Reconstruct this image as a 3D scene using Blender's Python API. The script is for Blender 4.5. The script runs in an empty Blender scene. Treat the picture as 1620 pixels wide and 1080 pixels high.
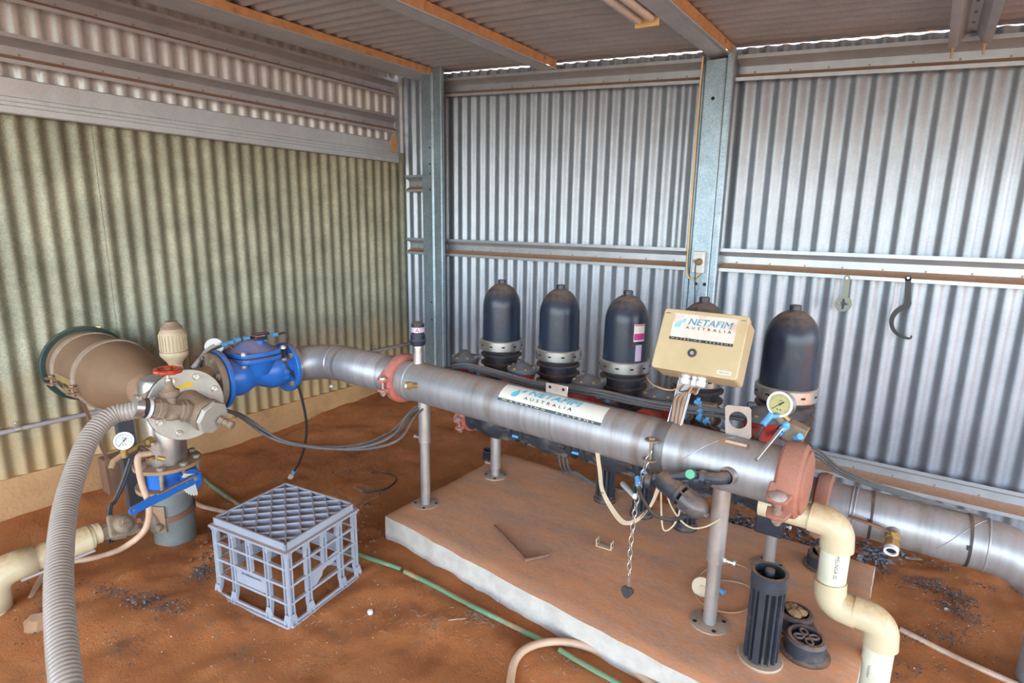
import bpy, bmesh, math, random
from mathutils import Vector, Matrix, noise
random.seed(7)
V = Vector
PI = math.pi
SC = bpy.context.scene
COL = SC.collection

# ------------------------------------------------------------------ camera
F_PX = 898.35
YAW, PITCH, ROLL = -0.62195931, -0.20442683, 0.01588362
CAM = V((0, 0, 1.25))
fw = V((math.sin(YAW) * math.cos(PITCH), math.cos(YAW) * math.cos(PITCH), math.sin(PITCH)))
rt0 = V((math.cos(YAW), -math.sin(YAW), 0))
up0 = rt0.cross(fw)
rt = rt0 * math.cos(ROLL) + up0 * math.sin(ROLL)
up = up0 * math.cos(ROLL) - rt0 * math.sin(ROLL)
cam_d = bpy.data.cameras.new('camera')
cam_d.sensor_width = 36
cam_d.lens = F_PX / 1620 * 36
cam_d.clip_start = 0.02
cam = bpy.data.objects.new('camera', cam_d)
cam.matrix_world = Matrix(((rt.x, up.x, -fw.x, CAM.x), (rt.y, up.y, -fw.y, CAM.y), (rt.z, up.z, -fw.z, CAM.z), (0, 0, 0, 1)))
COL.objects.link(cam)
SC.camera = cam

# ------------------------------------------------------------------ light
w = bpy.data.worlds.new('sky'); SC.world = w; w.use_nodes = True
nt = w.node_tree; nt.nodes.clear()
sky = nt.nodes.new('ShaderNodeTexSky'); sky.sky_type = 'NISHITA'
sky.sun_disc = False; sky.sun_elevation = math.radians(48); sky.sun_rotation = math.radians(-30)
sky.dust_density = 1.0; sky.air_density = 1.0
bg = nt.nodes.new('ShaderNodeBackground'); bg.inputs[1].default_value = 0.55
wo = nt.nodes.new('ShaderNodeOutputWorld')
hz = nt.nodes.new('ShaderNodeHueSaturation'); hz.inputs['Saturation'].default_value = .62      # thin high haze pales the blue
nt.links.new(sky.outputs[0], hz.inputs['Color']); nt.links.new(hz.outputs[0], bg.inputs[0]); nt.links.new(bg.outputs[0], wo.inputs[0])
sun_d = bpy.data.lights.new('sun', 'SUN'); sun_d.energy = 3.2; sun_d.angle = 0.01; sun_d.color = (1, .93, .82)
sun = bpy.data.objects.new('sun', sun_d); COL.objects.link(sun)
sun.rotation_euler = V((0.70, -0.28, -0.95)).to_track_quat('-Z', 'Y').to_euler()
SC.view_settings.view_transform = 'Standard'
SC.view_settings.look = 'None'
SC.view_settings.gamma = 1
SC.view_settings.use_curve_mapping = False
SC.view_settings.exposure = 1.6

# ------------------------------------------------------------------ pixel rays of the 1620 x 1080 photograph to points on real planes
def ray(u, v): return rt * ((u - 810) / F_PX) - up * ((v - 540) / F_PX) + fw
def on_x(u, v, X): d = ray(u, v); return CAM + d * ((X - CAM.x) / d.x)
def on_y(u, v, Y): d = ray(u, v); return CAM + d * ((Y - CAM.y) / d.y)
def on_z(u, v, Z): d = ray(u, v); return CAM + d * ((Z - CAM.z) / d.z)
def at_d(u, v, dep): return CAM + ray(u, v) * dep

# ------------------------------------------------------------------ materials
MATS = {}
DUST = (.33, .19, .105)
def M(name, c1, c2=None, scale=14, metal=0., rough=.5, bump=0., bscale=60, dust=0., dcol=DUST, dlo=.25, spangle=0., coat=0., c3=None, s3=3, t3=.55, stretch=None, spec=.5, dmin=.45, low=None, dcol2=None):
    m = bpy.data.materials.new(name); m.use_nodes = True; MATS[name] = m
    t = m.node_tree; N = t.nodes; L = t.links; N.clear()
    out = N.new('ShaderNodeOutputMaterial'); b = N.new('ShaderNodeBsdfPrincipled'); L.new(b.outputs[0], out.inputs[0])
    b.inputs['Roughness'].default_value = rough
    b.inputs['Specular IOR Level'].default_value = spec
    tc = N.new('ShaderNodeTexCoord'); co = tc.outputs['Object']
    if stretch:
        mp = N.new('ShaderNodeMapping'); mp.inputs['Scale'].default_value = stretch; L.new(co, mp.inputs[0]); cs = mp.outputs[0]
    else: cs = co
    def rgb(c): return (*c, 1)
    if c2 is None: c2 = tuple(x * .82 for x in c1)
    n = N.new('ShaderNodeTexNoise'); n.inputs['Scale'].default_value = scale; n.inputs['Detail'].default_value = 6; n.inputs['Roughness'].default_value = .65; L.new(cs, n.inputs['Vector'])
    r = N.new('ShaderNodeValToRGB'); r.color_ramp.elements[0].position = .35; r.color_ramp.elements[1].position = .65
    r.color_ramp.elements[0].color = rgb(c2); r.color_ramp.elements[1].color = rgb(c1); L.new(n.outputs['Fac'], r.inputs[0])
    colr = r.outputs[0]
    def mix(fac, a, bcol):
        mx = N.new('ShaderNodeMix'); mx.data_type = 'RGBA'
        L.new(fac, mx.inputs[0]); L.new(a, mx.inputs[6])
        if hasattr(bcol, 'is_linked'): L.new(bcol, mx.inputs[7])
        else: mx.inputs[7].default_value = rgb(bcol)
        return mx.outputs[2]
    def mathn(op, a, bb):
        q = N.new('ShaderNodeMath'); q.operation = op
        for i, x in enumerate((a, bb)):
            if hasattr(x, 'is_linked'): L.new(x, q.inputs[i])
            else: q.inputs[i].default_value = x
        return q.outputs[0]
    def ramp(fac, lo, hi):
        q = N.new('ShaderNodeMapRange'); q.inputs[1].default_value = lo; q.inputs[2].default_value = hi; L.new(fac, q.inputs[0]); return q.outputs[0]
    if c3:
        n3 = N.new('ShaderNodeTexNoise'); n3.inputs['Scale'].default_value = s3; n3.inputs['Detail'].default_value = 5; L.new(cs, n3.inputs['Vector'])
        colr = mix(ramp(n3.outputs['Fac'], t3, t3 + .12), colr, c3)
    if spangle:
        vo = N.new('ShaderNodeTexVoronoi'); vo.inputs['Scale'].default_value = 200; L.new(co, vo.inputs['Vector'])
        sp = N.new('ShaderNodeSeparateColor'); L.new(vo.outputs['Color'], sp.inputs[0])
        hs = N.new('ShaderNodeHueSaturation'); L.new(colr, hs.inputs['Color'])
        L.new(mathn('ADD', mathn('MULTIPLY', sp.outputs[0], spangle), 1 - spangle / 2), hs.inputs['Value'])
        colr = hs.outputs[0]
    if low:      # splashed dirt up to a height
        sz = N.new('ShaderNodeSeparateXYZ'); L.new(co, sz.inputs[0]); nl = N.new('ShaderNodeTexNoise'); nl.inputs['Scale'].default_value = 7; L.new(co, nl.inputs['Vector'])
        colr = mix(mathn('MULTIPLY', ramp(mathn('ADD', sz.outputs[2], mathn('MULTIPLY', mathn('SUBTRACT', nl.outputs['Fac'], .5), .5)), low[1], low[0]), low[3]), colr, low[2])
    dfac = None
    if dust:
        g = N.new('ShaderNodeNewGeometry'); sx = N.new('ShaderNodeSeparateXYZ'); L.new(g.outputs['Normal'], sx.inputs[0])
        nd = N.new('ShaderNodeTexNoise'); nd.inputs['Scale'].default_value = 45; nd.inputs['Detail'].default_value = 8; nd.inputs['Roughness'].default_value = .75; L.new(co, nd.inputs['Vector'])
        dfac = mathn('MULTIPLY', ramp(sx.outputs[2], dlo, .95), mathn('ADD', mathn('MULTIPLY', ramp(nd.outputs['Fac'], .38, .6), 1 - dmin), dmin))
        dfac = mathn('MULTIPLY', dfac, dust)
        if dcol2:     # streaky variation of the dust itself
            mp2 = N.new('ShaderNodeMapping'); mp2.inputs['Scale'].default_value = (1.2, 4.5, 1); L.new(co, mp2.inputs[0])
            n5 = N.new('ShaderNodeTexNoise'); n5.inputs['Scale'].default_value = 2.6; n5.inputs['Detail'].default_value = 9; n5.inputs['Roughness'].default_value = .7; L.new(mp2.outputs[0], n5.inputs['Vector'])
            r5 = N.new('ShaderNodeValToRGB'); r5.color_ramp.elements[0].position = .36; r5.color_ramp.elements[1].position = .62; r5.color_ramp.elements[0].color = rgb(dcol2); r5.color_ramp.elements[1].color = rgb(dcol); L.new(n5.outputs['Fac'], r5.inputs[0])
            colr = mix(dfac, colr, r5.outputs[0])
        else: colr = mix(dfac, colr, dcol)
        L.new(mathn('ADD', mathn('MULTIPLY', dfac, .9 - rough), rough), b.inputs['Roughness'])
    L.new(colr, b.inputs['Base Color'])
    if metal and dfac is not None: L.new(mathn('MULTIPLY', mathn('SUBTRACT', 1., dfac), metal), b.inputs['Metallic'])
    else: b.inputs['Metallic'].default_value = metal
    if coat: b.inputs['Coat Weight'].default_value = coat
    if bump:
        nb = N.new('ShaderNodeTexNoise'); nb.inputs['Scale'].default_value = bscale; nb.inputs['Detail'].default_value = 8; L.new(cs, nb.inputs['Vector'])
        bp = N.new('ShaderNodeBump'); bp.inputs['Strength'].default_value = bump; bp.inputs['Distance'].default_value = .01
        L.new(nb.outputs['Fac'], bp.inputs['Height']); L.new(bp.outputs[0], b.inputs['Normal'])
    return m

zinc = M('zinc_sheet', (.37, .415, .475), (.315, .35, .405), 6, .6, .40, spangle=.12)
zinc_lit = M('zinc_sheet_lit', (.68, .70, .71), (.58, .60, .61), 6, .5, .42, spangle=.12)  # same zinc as the back wall, bright light put into a paler colour
zinc_roof = M('zinc_roof_sheet', (.56, .60, .66), (.48, .515, .57), 4, .4, .5, spangle=.1)
olive = M('weathered_zinc_sheet', (.34, .34, .25), (.22, .225, .165), 5, .3, .5, spangle=.4, c3=(.30, .22, .12), s3=2.2, t3=.66, bump=.15, bscale=90, low=(.12, .62, (.52, .35, .165), .9))
girtm = M('galvanised_girt', (.50, .55, .60), (.42, .46, .51), 9, .5, .40, dust=1., dlo=.35, dmin=.8, dcol=(.38, .175, .07))
beamm = M('galvanised_beam', (.58, .66, .73), (.50, .57, .63), 9, .45, .42, spangle=.1)
colm = M('galvanised_column', (.34, .44, .52), (.26, .345, .41), 12, .65, .4, spangle=.3)
orangem = M('orange_steel_side', (.62, .39, .19), (.50, .30, .14), 22, .1, .7, c3=(.38, .19, .07), s3=16, t3=.6)  # orange tone with deeper brown blotches
concm = M('dusty_concrete', (.56, .53, .47), (.44, .41, .36), 18, 0, .9, bump=.10, bscale=90, dust=1.0, dcol=(.72, .30, .12), dlo=.5, dmin=.78, dcol2=(.47, .25, .145))
footm = M('dusty_concrete_footing', (.58, .34, .155), (.47, .27, .12), 5, 0, .9, bump=.3, bscale=60, c3=(.36, .21, .10), s3=3, t3=.55)
steel = M('dull_steel_pipe', (.39, .40, .42), (.30, .31, .325), 8, .55, .45, dust=.7, dlo=.55, c3=(.25, .225, .205), s3=5, t3=.57, stretch=(5, 1, .35))
stainl = M('stainless_pipe', (.56, .56, .55), (.44, .43, .42), 10, .9, .3, dust=.35, dlo=.5)
legm = M('galvanised_leg', (.62, .62, .61), (.50, .50, .49), 14, .75, .35, dust=.7, dlo=.5)
footpl = M('dusty_base_plate', (.47, .40, .33), (.38, .28, .2), 22, .3, .6, dust=.5)
blackp = M('black_plastic', (.016, .029, .056), (.011, .019, .036), 16, 0, .34, dust=.95, dlo=.3, dmin=.3, dcol=(.25, .175, .125), c3=(.045, .05, .06), s3=18, t3=.62)
blackd = M('dusty_black_plastic', (.036, .043, .058), (.022, .027, .037), 20, 0, .45, dust=.8, dlo=.4, dmin=.35, c3=(.10, .09, .085), s3=16, t3=.56)
rubber = M('black_rubber', (.03, .03, .032), None, 10, 0, .55, dust=.5, dlo=.4)
tubem = M('grey_black_tube', (.085, .088, .094), (.06, .062, .066), 20, 0, .5, dust=.55, dlo=.3, dcol=(.27, .2, .15))
bandm = M('steel_band', (.66, .66, .65), (.54, .53, .51), 18, .9, .3, dust=.55, dlo=.3)
boltm = M('zinc_bolt', (.66, .65, .62), (.5, .47, .42), 40, .8, .36, dust=.4)
dbolt = M('dusty_bolt', (.40, .33, .27), (.3, .23, .17), 40, .4, .6, dust=.6)
hole = M('dark_hole', (.012, .011, .01), None, 5, 0, .8)
redp = M('red_plastic', (.50, .035, .028), (.36, .03, .026), 14, 0, .45, dust=.6, dlo=.35)
redpaint = M('red_paint', (.50, .05, .015), (.32, .04, .02), 30, 0, .28)
pinkc = M('faded_red_coupling', (.50, .17, .13), (.38, .12, .09), 14, 0, .6, bump=.15, bscale=120, dust=.5, dlo=.3, dcol=(.42, .24, .18), c3=(.52, .11, .05), s3=9, t3=.6)
brownc = M('brown_primer_coupling', (.37, .15, .10), (.29, .115, .075), 12, 0, .65, bump=.2, bscale=120, dust=.45, dlo=.4, dcol=(.46, .26, .19), c3=(.30, .10, .055), s3=14, t3=.62)
bluem = M('blue_paint', (.025, .17, .60), (.02, .13, .48), 9, 0, .35, dust=.9, dlo=.4, dcol=(.28, .18, .12))
ltblue = M('light_blue_fitting', (.12, .36, .66), None, 20, 0, .4)
brass = M('brass', (.46, .30, .10), (.36, .22, .09), 30, .5, .45, dust=.5)
dustcast = M('dusty_cast_iron', (.30, .24, .18), (.22, .165, .115), 20, .1, .8, bump=.25, bscale=90, dust=.7, dlo=.2)
dustflange = M('dusty_flange', (.40, .24, .14), (.30, .19, .12), 18, .1, .75, dust=.6, dlo=.3)
plate = M('pale_galvanised_plate', (.52, .50, .44), (.43, .41, .36), 16, .3, .55, c3=(.36, .30, .22), s3=10, t3=.6, dust=.4, dlo=.3)
pumpm = M('dusty_pump_casing', (.26, .155, .09), (.19, .12, .075), 5, .15, .5, dust=.7, dlo=-.1, dcol=(.33, .19, .10))
dgreen = M('dark_green_flange', (.02, .06, .045), (.014, .035, .03), 8, 0, .55, dust=.5)
pvcc = M('cream_pvc', (.60, .51, .33), (.54, .46, .30), 6, 0, .35, dust=.95, dlo=.1, dmin=.25, dcol=(.46, .27, .11))
pvcl = M('pale_cream_pvc', (.66, .66, .52), (.60, .59, .46), 6, 0, .35, dust=.6, dlo=.35, dcol=(.50, .34, .18))
pvcg = M('grey_pvc', (.20, .225, .22), (.15, .165, .16), 8, 0, .45, dust=.6, dlo=.2, c3=(.30, .23, .16), s3=6, t3=.6)
lidm = M('grey_black_valve_lid', (.10, .108, .125), (.06, .065, .078), 30, 0, .5, dust=.45, dlo=.5, dcol=(.22, .19, .165))
bluedust = M('dusty_blue_paint', (.025, .17, .60), (.02, .13, .48), 9, 0, .4, dust=1., dlo=.35, dmin=.35, dcol=(.30, .19, .13))
creamp = M('cream_air_valve_plastic', (.50, .43, .30), (.42, .34, .22), 12, 0, .5, dust=.85, dlo=.0, dcol=(.38, .25, .14), c3=(.25, .33, .28), s3=9, t3=.62)
boxm = M('cream_cabinet_plastic', (.57, .46, .27), (.51, .40, .23), 7, 0, .42, c3=(.50, .35, .19), s3=9, t3=.6)
labelm = M('white_label', (.78, .76, .68), (.70, .67, .58), 10, 0, .45)
labelw = M('stained_label', (.76, .68, .62), (.70, .56, .48), 24, 0, .55, c3=(.62, .44, .34), s3=30, t3=.6)
inkb = M('cyan_ink', (.10, .47, .67), (.14, .50, .68), 60, 0, .5)
inkbw = M('worn_cyan_ink', (.16, .56, .72), (.36, .62, .70), 90, 0, .5)
inkk = M('black_ink', (.035, .04, .04), None, 10, 0, .5)
inkd = M('dark_green_ink', (.075, .10, .095), None, 10, 0, .5)
yellowp = M('yellow_paint', (.80, .55, .01), (.75, .48, .01), 30, 0, .5)
whitep = M('white_plastic', (.74, .75, .76), (.66, .67, .68), 10, 0, .4, dust=.3)
dialw = M('white_dial', (.78, .80, .80), None, 10, 0, .3)
dialy = M('yellowed_dial', (.42, .39, .15), (.36, .33, .12), 12, 0, .3)
hoseg = M('grey_corrugated_hose', (.34, .295, .26), (.29, .25, .22), 8, 0, .32, dust=.4, dlo=.3, dcol=(.42, .31, .22))
hosec = M('cream_garden_hose', (.60, .44, .32), (.52, .34, .22), 9, 0, .45, dust=.6, dlo=.2, dcol=(.50, .29, .16))
hosegr = M('green_garden_hose', (.05, .28, .17), (.16, .25, .12), 14, 0, .45, dust=.45, dlo=.2, c3=(.42, .32, .18), s3=9, t3=.52)
hosew = M('worn_pale_hose', (.50, .38, .30), (.40, .25, .17), 20, 0, .7, dust=.5)
wirem = M('brown_wire', (.42, .27, .16), (.33, .2, .12), 20, 0, .5)
wirec = M('cream_wire', (.60, .48, .33), (.52, .40, .27), 20, 0, .5)
cratem = M('grey_blue_crate_plastic', (.34, .375, .44), (.29, .32, .38), 9, 0, .42, dust=.8, dlo=.55, dcol=(.42, .25, .15))
woodm = M('old_timber', (.26, .14, .08), (.17, .085, .05), 12, 0, .8, stretch=(6, 6, .8), bump=.3)
bluepost = M('dark_blue_steel_post', (.055, .07, .10), (.09, .08, .08), 8, .2, .5, dust=.4)
rockm = M('dusty_rock', (.36, .21, .11), (.27, .15, .075), 10, 0, .9, bump=.5, bscale=25)
condm = M('grey_conduit', (.40, .38, .39), None, 8, 0, .4, dust=.5)
toolm = M('black_steel_tool', (.035, .037, .04), None, 20, .4, .4)
toolg = M('grey_green_cast_tool', (.30, .33, .27), (.24, .27, .22), 30, .3, .55)
rodm = M('rusty_rod', (.25, .13, .08), (.2, .1, .07), 30, .2, .7)
chainm = M('chain_steel', (.60, .58, .53), None, 30, .85, .35)
tubeglass = M('white_lamp_tube', (.88, .87, .84), None, 5, 0, .25)
fixcream = M('yellowed_fixture_plastic', (.80, .58, .27), (.74, .52, .23), 14, 0, .5)
leafm = M('dry_grey_leaf', (.26, .26, .29), (.12, .115, .12), 60, 0, .7, c3=(.40, .40, .45), s3=40, t3=.55)
strawm = M('dry_straw', (.45, .30, .19), (.32, .2, .12), 30, 0, .85)
seedm = M('dark_seed', (.18, .155, .15), (.05, .042, .04), 90, 0, .7, c3=(.42, .38, .38), s3=70, t3=.57)
quartz = M('pale_grit', (.62, .48, .38), None, 30, 0, .8)
clodm = M('soil_clod', (.30, .125, .06), (.2, .09, .05), 20, 0, .95, bump=.4)
greenb = M('green_cap_plastic', (.06, .42, .22), None, 10, 0, .4)
clearm = M('scratched_clear_plastic', (.05, .056, .07), (.12, .105, .09), 34, 0, .35, dust=.4)
oldlab = M('faded_yellow_label', (.34, .25, .10), (.26, .18, .08), 30, 0, .6, dust=.5, dlo=.0)
magenta = M('magenta_ink', (.55, .05, .30), None, 10, 0, .5)
lilac = M('lilac_label', (.55, .44, .60), (.5, .36, .52), 60, 0, .5)

def soil_material():
    m = bpy.data.materials.new('red_soil'); m.use_nodes = True; t = m.node_tree; N = t.nodes; L = t.links
    b = N['Principled BSDF']; b.inputs['Roughness'].default_value = .95; b.inputs['Specular IOR Level'].default_value = .15
    tc = N.new('ShaderNodeTexCoord'); co = tc.outputs['Object']
    def nz(s, d=8, r=.65):
        n = N.new('ShaderNodeTexNoise'); n.inputs['Scale'].default_value = s; n.inputs['Detail'].default_value = d; n.inputs['Roughness'].default_value = r; L.new(co, n.inputs['Vector']); return n.outputs['Fac']
    def ramp(f, *st):
        q = N.new('ShaderNodeValToRGB'); e = q.color_ramp.elements
        while len(e) < len(st): e.new(.5)
        for k, (p, c) in enumerate(st): e[k].position = p; e[k].color = (*c, 1)
        L.new(f, q.inputs[0]); return q.outputs[0]
    def mixc(f, a, c):
        x = N.new('ShaderNodeMix'); x.data_type = 'RGBA'; L.new(f, x.inputs[0]); L.new(a, x.inputs[6])
        if hasattr(c, 'is_linked'): L.new(c, x.inputs[7])
        else: x.inputs[7].default_value = (*c, 1)
        return x.outputs[2]
    base = ramp(nz(2.2, 6), (.32, (.58, .205, .075)), (.5, (.84, .295, .10)), (.68, (.90, .36, .135)))
    base = mixc(ramp(nz(9, 8), (.55, (0, 0, 0)), (.72, (.8, .8, .8))), base, (.50, .27, .15))
    base = mixc(ramp(nz(70, 6, .8), (.62, (0, 0, 0)), (.70, (.6, .6, .6))), base, (.27, .15, .10))
    vo = N.new('ShaderNodeTexVoronoi'); vo.inputs['Scale'].default_value = 95; L.new(co, vo.inputs['Vector'])
    spk = ramp(vo.outputs['Distance'], (.10, (1, 1, 1)), (.17, (0, 0, 0)))
    mm = N.new('ShaderNodeMath'); mm.operation = 'MULTIPLY'; L.new(spk, mm.inputs[0]); L.new(ramp(nz(6, 4), (.48, (0, 0, 0)), (.6, (.7, .7, .7))), mm.inputs[1])
    base = mixc(mm.outputs[0], base, (.85, .64, .52))
    sx = N.new('ShaderNodeSeparateXYZ'); L.new(co, sx.inputs[0])      # unseen soil outside the shed, made paler so its bounced light is less warm
    mr = N.new('ShaderNodeMapRange'); mr.inputs[1].default_value = -.6; mr.inputs[2].default_value = -2.6; L.new(sx.outputs[1], mr.inputs[0])
    base = mixc(mr.outputs[0], base, (.46, .36, .26))
    L.new(base, b.inputs['Base Color'])
    bp = N.new('ShaderNodeBump'); bp.inputs['Strength'].default_value = 1.; bp.inputs['Distance'].default_value = .022
    ad = N.new('ShaderNodeMath'); ad.operation = 'ADD'; L.new(nz(26, 10, .7), ad.inputs[0]); L.new(nz(140, 6, .8), ad.inputs[1])
    L.new(ad.outputs[0], bp.inputs['Height']); L.new(bp.outputs[0], b.inputs['Normal'])
    return m
soil = soil_material()

# ------------------------------------------------------------------ mesh helpers
def frame(d):
    d = V(d).normalized()
    a = V((0, 0, 1)) if abs(d.z) < .9 else V((0, 1, 0))
    u = a.cross(d).normalized(); return d, u, d.cross(u)

def catmull(P, n):
    if len(P) < 3: return P
    Q = [P[0] * 2 - P[1]] + P + [P[-1] * 2 - P[-2]]; out = []
    for i in range(1, len(Q) - 2):
        a, b, c, d = Q[i - 1], Q[i], Q[i + 1], Q[i + 2]
        for k in range(n):
            t = k / n
            out.append(.5 * ((2 * b) + (c - a) * t + (2 * a - 5 * b + 4 * c - d) * t * t + (3 * b - a - 3 * c + d) * t ** 3))
    out.append(P[-1]); return out

class MB:
    def __init__(s): s.v = []; s.f = []; s.marks = []
    def cut(s): s.marks.append(len(s.v)); return s      # the next piece becomes a part of its own
    def pieces(s):
        M_ = sorted(set([0] + s.marks + [len(s.v)])); out = []
        for a, b in zip(M_, M_[1:]):
            m = MB(); m.v = s.v[a:b]; m.f = [tuple(i - a for i in q) for q in s.f if a <= q[0] < b]; out.append(m)
        return out
    def add(s, vs, fs):
        o = len(s.v); s.v += [V(x) for x in vs]; s.f += [tuple(i + o for i in q) for q in fs]; return s
    def box(s, c, size, rot=None):
        c = V(c); h = V(size) / 2; vs = []
        for x in (-1, 1):
            for y in (-1, 1):
                for z in (-1, 1):
                    p = V((x * h.x, y * h.y, z * h.z)); vs.append(c + (rot @ p if rot else p))
        return s.add(vs, [(0, 1, 3, 2), (4, 6, 7, 5), (0, 4, 5, 1), (2, 3, 7, 6), (0, 2, 6, 4), (1, 5, 7, 3)])
    def bar(s, a, b, w, h, upv=(0, 0, 1)):
        a = V(a); b = V(b); d = (b - a); L = d.length; d.normalize(); x = V(upv).cross(d)
        if x.length < 1e-4: x = V((1, 0, 0)).cross(d)
        x.normalize(); z = d.cross(x)
        return s.box((a + b) / 2, (w, L, h), Matrix((x, d, z)).transposed())
    def lathe(s, a, d, prof, seg=28, a0=0., a1=2 * PI):
        a = V(a); d, u, v = frame(d); full = abs(a1 - a0 - 2 * PI) < 1e-6; n = seg if full else seg + 1
        rings = []; o0 = []
        vs = []; fs = []
        for t, r in prof:
            if r <= 1e-6: rings.append([len(vs)]); vs.append(a + d * t); continue
            ring = []
            for k in range(n):
                g = a0 + (a1 - a0) * k / seg
                ring.append(len(vs)); vs.append(a + d * t + (u * math.cos(g) + v * math.sin(g)) * r)
            rings.append(ring)
        for p, q in zip(rings, rings[1:]):
            m = seg
            for k in range(m):
                k2 = (k + 1) % n
                if len(p) == 1 and len(q) == 1: continue
                if len(p) == 1: fs.append((p[0], q[k2], q[k]))
                elif len(q) == 1: fs.append((p[k], p[k2], q[0]))
                else: fs.append((p[k], p[k2], q[k2], q[k]))
        if full and len(rings[0]) > 1: fs.append(tuple(reversed(rings[0])))
        if full and len(rings[-1]) > 1: fs.append(tuple(rings[-1]))
        return s.add(vs, fs)
    def cyl(s, a, b, r, r2=None, seg=24):
        a = V(a); b = V(b); return s.lathe(a, b - a, [(0, r), ((b - a).length, r if r2 is None else r2)], seg)
    def ring(s, a, d, r0, r1, t, seg=28):
        return s.lathe(a, d, [(0, r0), (0, r1), (t, r1), (t, r0), (0, r0)], seg) if False else s._ring(a, d, r0, r1, t, seg)
    def _ring(s, a, d, r0, r1, t, seg):
        a = V(a); d, u, v = frame(d); vs = []; fs = []
        for k in range(seg):
            g = 2 * PI * k / seg; e = u * math.cos(g) + v * math.sin(g)
            vs += [a + e * r0, a + e * r1, a + d * t + e * r1, a + d * t + e * r0]
        for k in range(seg):
            o = 4 * k; q = 4 * ((k + 1) % seg)
            for i in range(4): j = (i + 1) % 4; fs.append((o + i, q + i, q + j, o + j))
        return s.add(vs, fs)
    def tube(s, pts, r, seg=8, n=6, smooth=True, cap=True):
        P = [V(p) for p in pts]
        if smooth: P = catmull(P, n)
        m = len(P); vs = []; fs = []
        T = [(P[min(i + 1, m - 1)] - P[max(i - 1, 0)]).normalized() for i in range(m)]
        _, u, _ = frame(T[0]); L = 0
        for i in range(m):
            u = (u - T[i] * u.dot(T[i])).normalized(); w_ = T[i].cross(u)
            if i: L += (P[i] - P[i - 1]).length
            rr = r(L, i / (m - 1)) if callable(r) else r
            for k in range(seg):
                g = 2 * PI * k / seg; vs.append(P[i] + (u * math.cos(g) + w_ * math.sin(g)) * rr)
        for i in range(m - 1):
            for k in range(seg):
                k2 = (k + 1) % seg; fs.append((i * seg + k, i * seg + k2, (i + 1) * seg + k2, (i + 1) * seg + k))
        if cap: fs.append(tuple(reversed(range(seg)))); fs.append(tuple((m - 1) * seg + k for k in range(seg)))
        return s.add(vs, fs)
    def prism(s, poly, o, ux, uy, th):
        o = V(o); ux = V(ux); uy = V(uy); nn = ux.cross(uy).normalized(); n = len(poly)
        vs = [o + ux * x + uy * y for x, y in poly] + [o + ux * x + uy * y + nn * th for x, y in poly]
        fs = [tuple(reversed(range(n))), tuple(range(n, 2 * n))] + [(i, (i + 1) % n, n + (i + 1) % n, n + i) for i in range(n)]
        return s.add(vs, fs)
    def extrude(s, prof, a, d, L, ux, uy, closed=False):
        """an open or closed profile swept along d"""
        a = V(a); d = V(d); ux = V(ux); uy = V(uy); n = len(prof)
        vs = [a + ux * x + uy * y for x, y in prof] + [a + d * L + ux * x + uy * y for x, y in prof]
        fs = [(i, (i + 1) % n, n + (i + 1) % n, n + i) for i in range(n if closed else n - 1)]
        if closed: fs += [tuple(reversed(range(n))), tuple(range(n, 2 * n))]
        return s.add(vs, fs)
    def torus(s, c, d, R, r, seg=24, sub=8, sx=1., long=None):
        c = V(c); d, u, v = frame(d)
        if long is not None: u = V(long).normalized(); v = d.cross(u)
        P = []
        for k in range(seg):
            g = 2 * PI * k / seg; P.append(c + u * math.cos(g) * R * sx + v * math.sin(g) * R)
        vs = []; fs = []
        for k in range(seg):
            tt = (P[(k + 1) % seg] - P[k - 1]).normalized(); e = d; q = tt.cross(e)
            for j in range(sub):
                h = 2 * PI * j / sub; vs.append(P[k] + (e * math.cos(h) + q * math.sin(h)) * r)
        for k in range(seg):
            for j in range(sub):
                k2 = (k + 1) % seg; j2 = (j + 1) % sub; fs.append((k * sub + j, k2 * sub + j, k2 * sub + j2, k * sub + j2))
        return s.add(vs, fs)
    def hexb(s, p, d, r, h, stud=0., sr=.5):
        p = V(p); dd = V(d).normalized()
        s.lathe(p, dd, [(0, r), (h * .8, r), (h, r * .85)], 6)
        if stud: s.lathe(p + dd * h * .9, dd, [(0, r * sr), (stud, r * sr)], 10)
        return s
    def sphere(s, c, r, seg=16, sz=(1, 1, 1)):
        c = V(c); vs = []; fs = []; h = seg // 2
        for i in range(1, h):
            t = PI * i / h
            for k in range(seg):
                g = 2 * PI * k / seg; vs.append(c + V((math.sin(t) * math.cos(g) * sz[0], math.sin(t) * math.sin(g) * sz[1], math.cos(t) * sz[2])) * r)
        for i in range(h - 2):
            for k in range(seg): k2 = (k + 1) % seg; fs.append((i * seg + k, (i + 1) * seg + k, (i + 1) * seg + k2, i * seg + k2))
        t0 = len(vs); vs += [c + V((0, 0, r * sz[2])), c - V((0, 0, r * sz[2]))]
        for k in range(seg): k2 = (k + 1) % seg; fs.append((t0, k, k2)); fs.append((t0 + 1, (h - 2) * seg + k2, (h - 2) * seg + k))
        return s.add(vs, fs)
    def mesh(s, name, mat, off, sharp=.6, smooth=True):
        me = bpy.data.meshes.new(name)
        me.from_pydata([tuple(x - off) for x in s.v], [], s.f)
        if mat: me.materials.append(mat)
        bm = bmesh.new(); bm.from_mesh(me); bmesh.ops.recalc_face_normals(bm, faces=bm.faces); bm.to_mesh(me); bm.free()
        if smooth:
            me.shade_smooth(); me.set_sharp_from_angle(angle=sharp)
        return me

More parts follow.
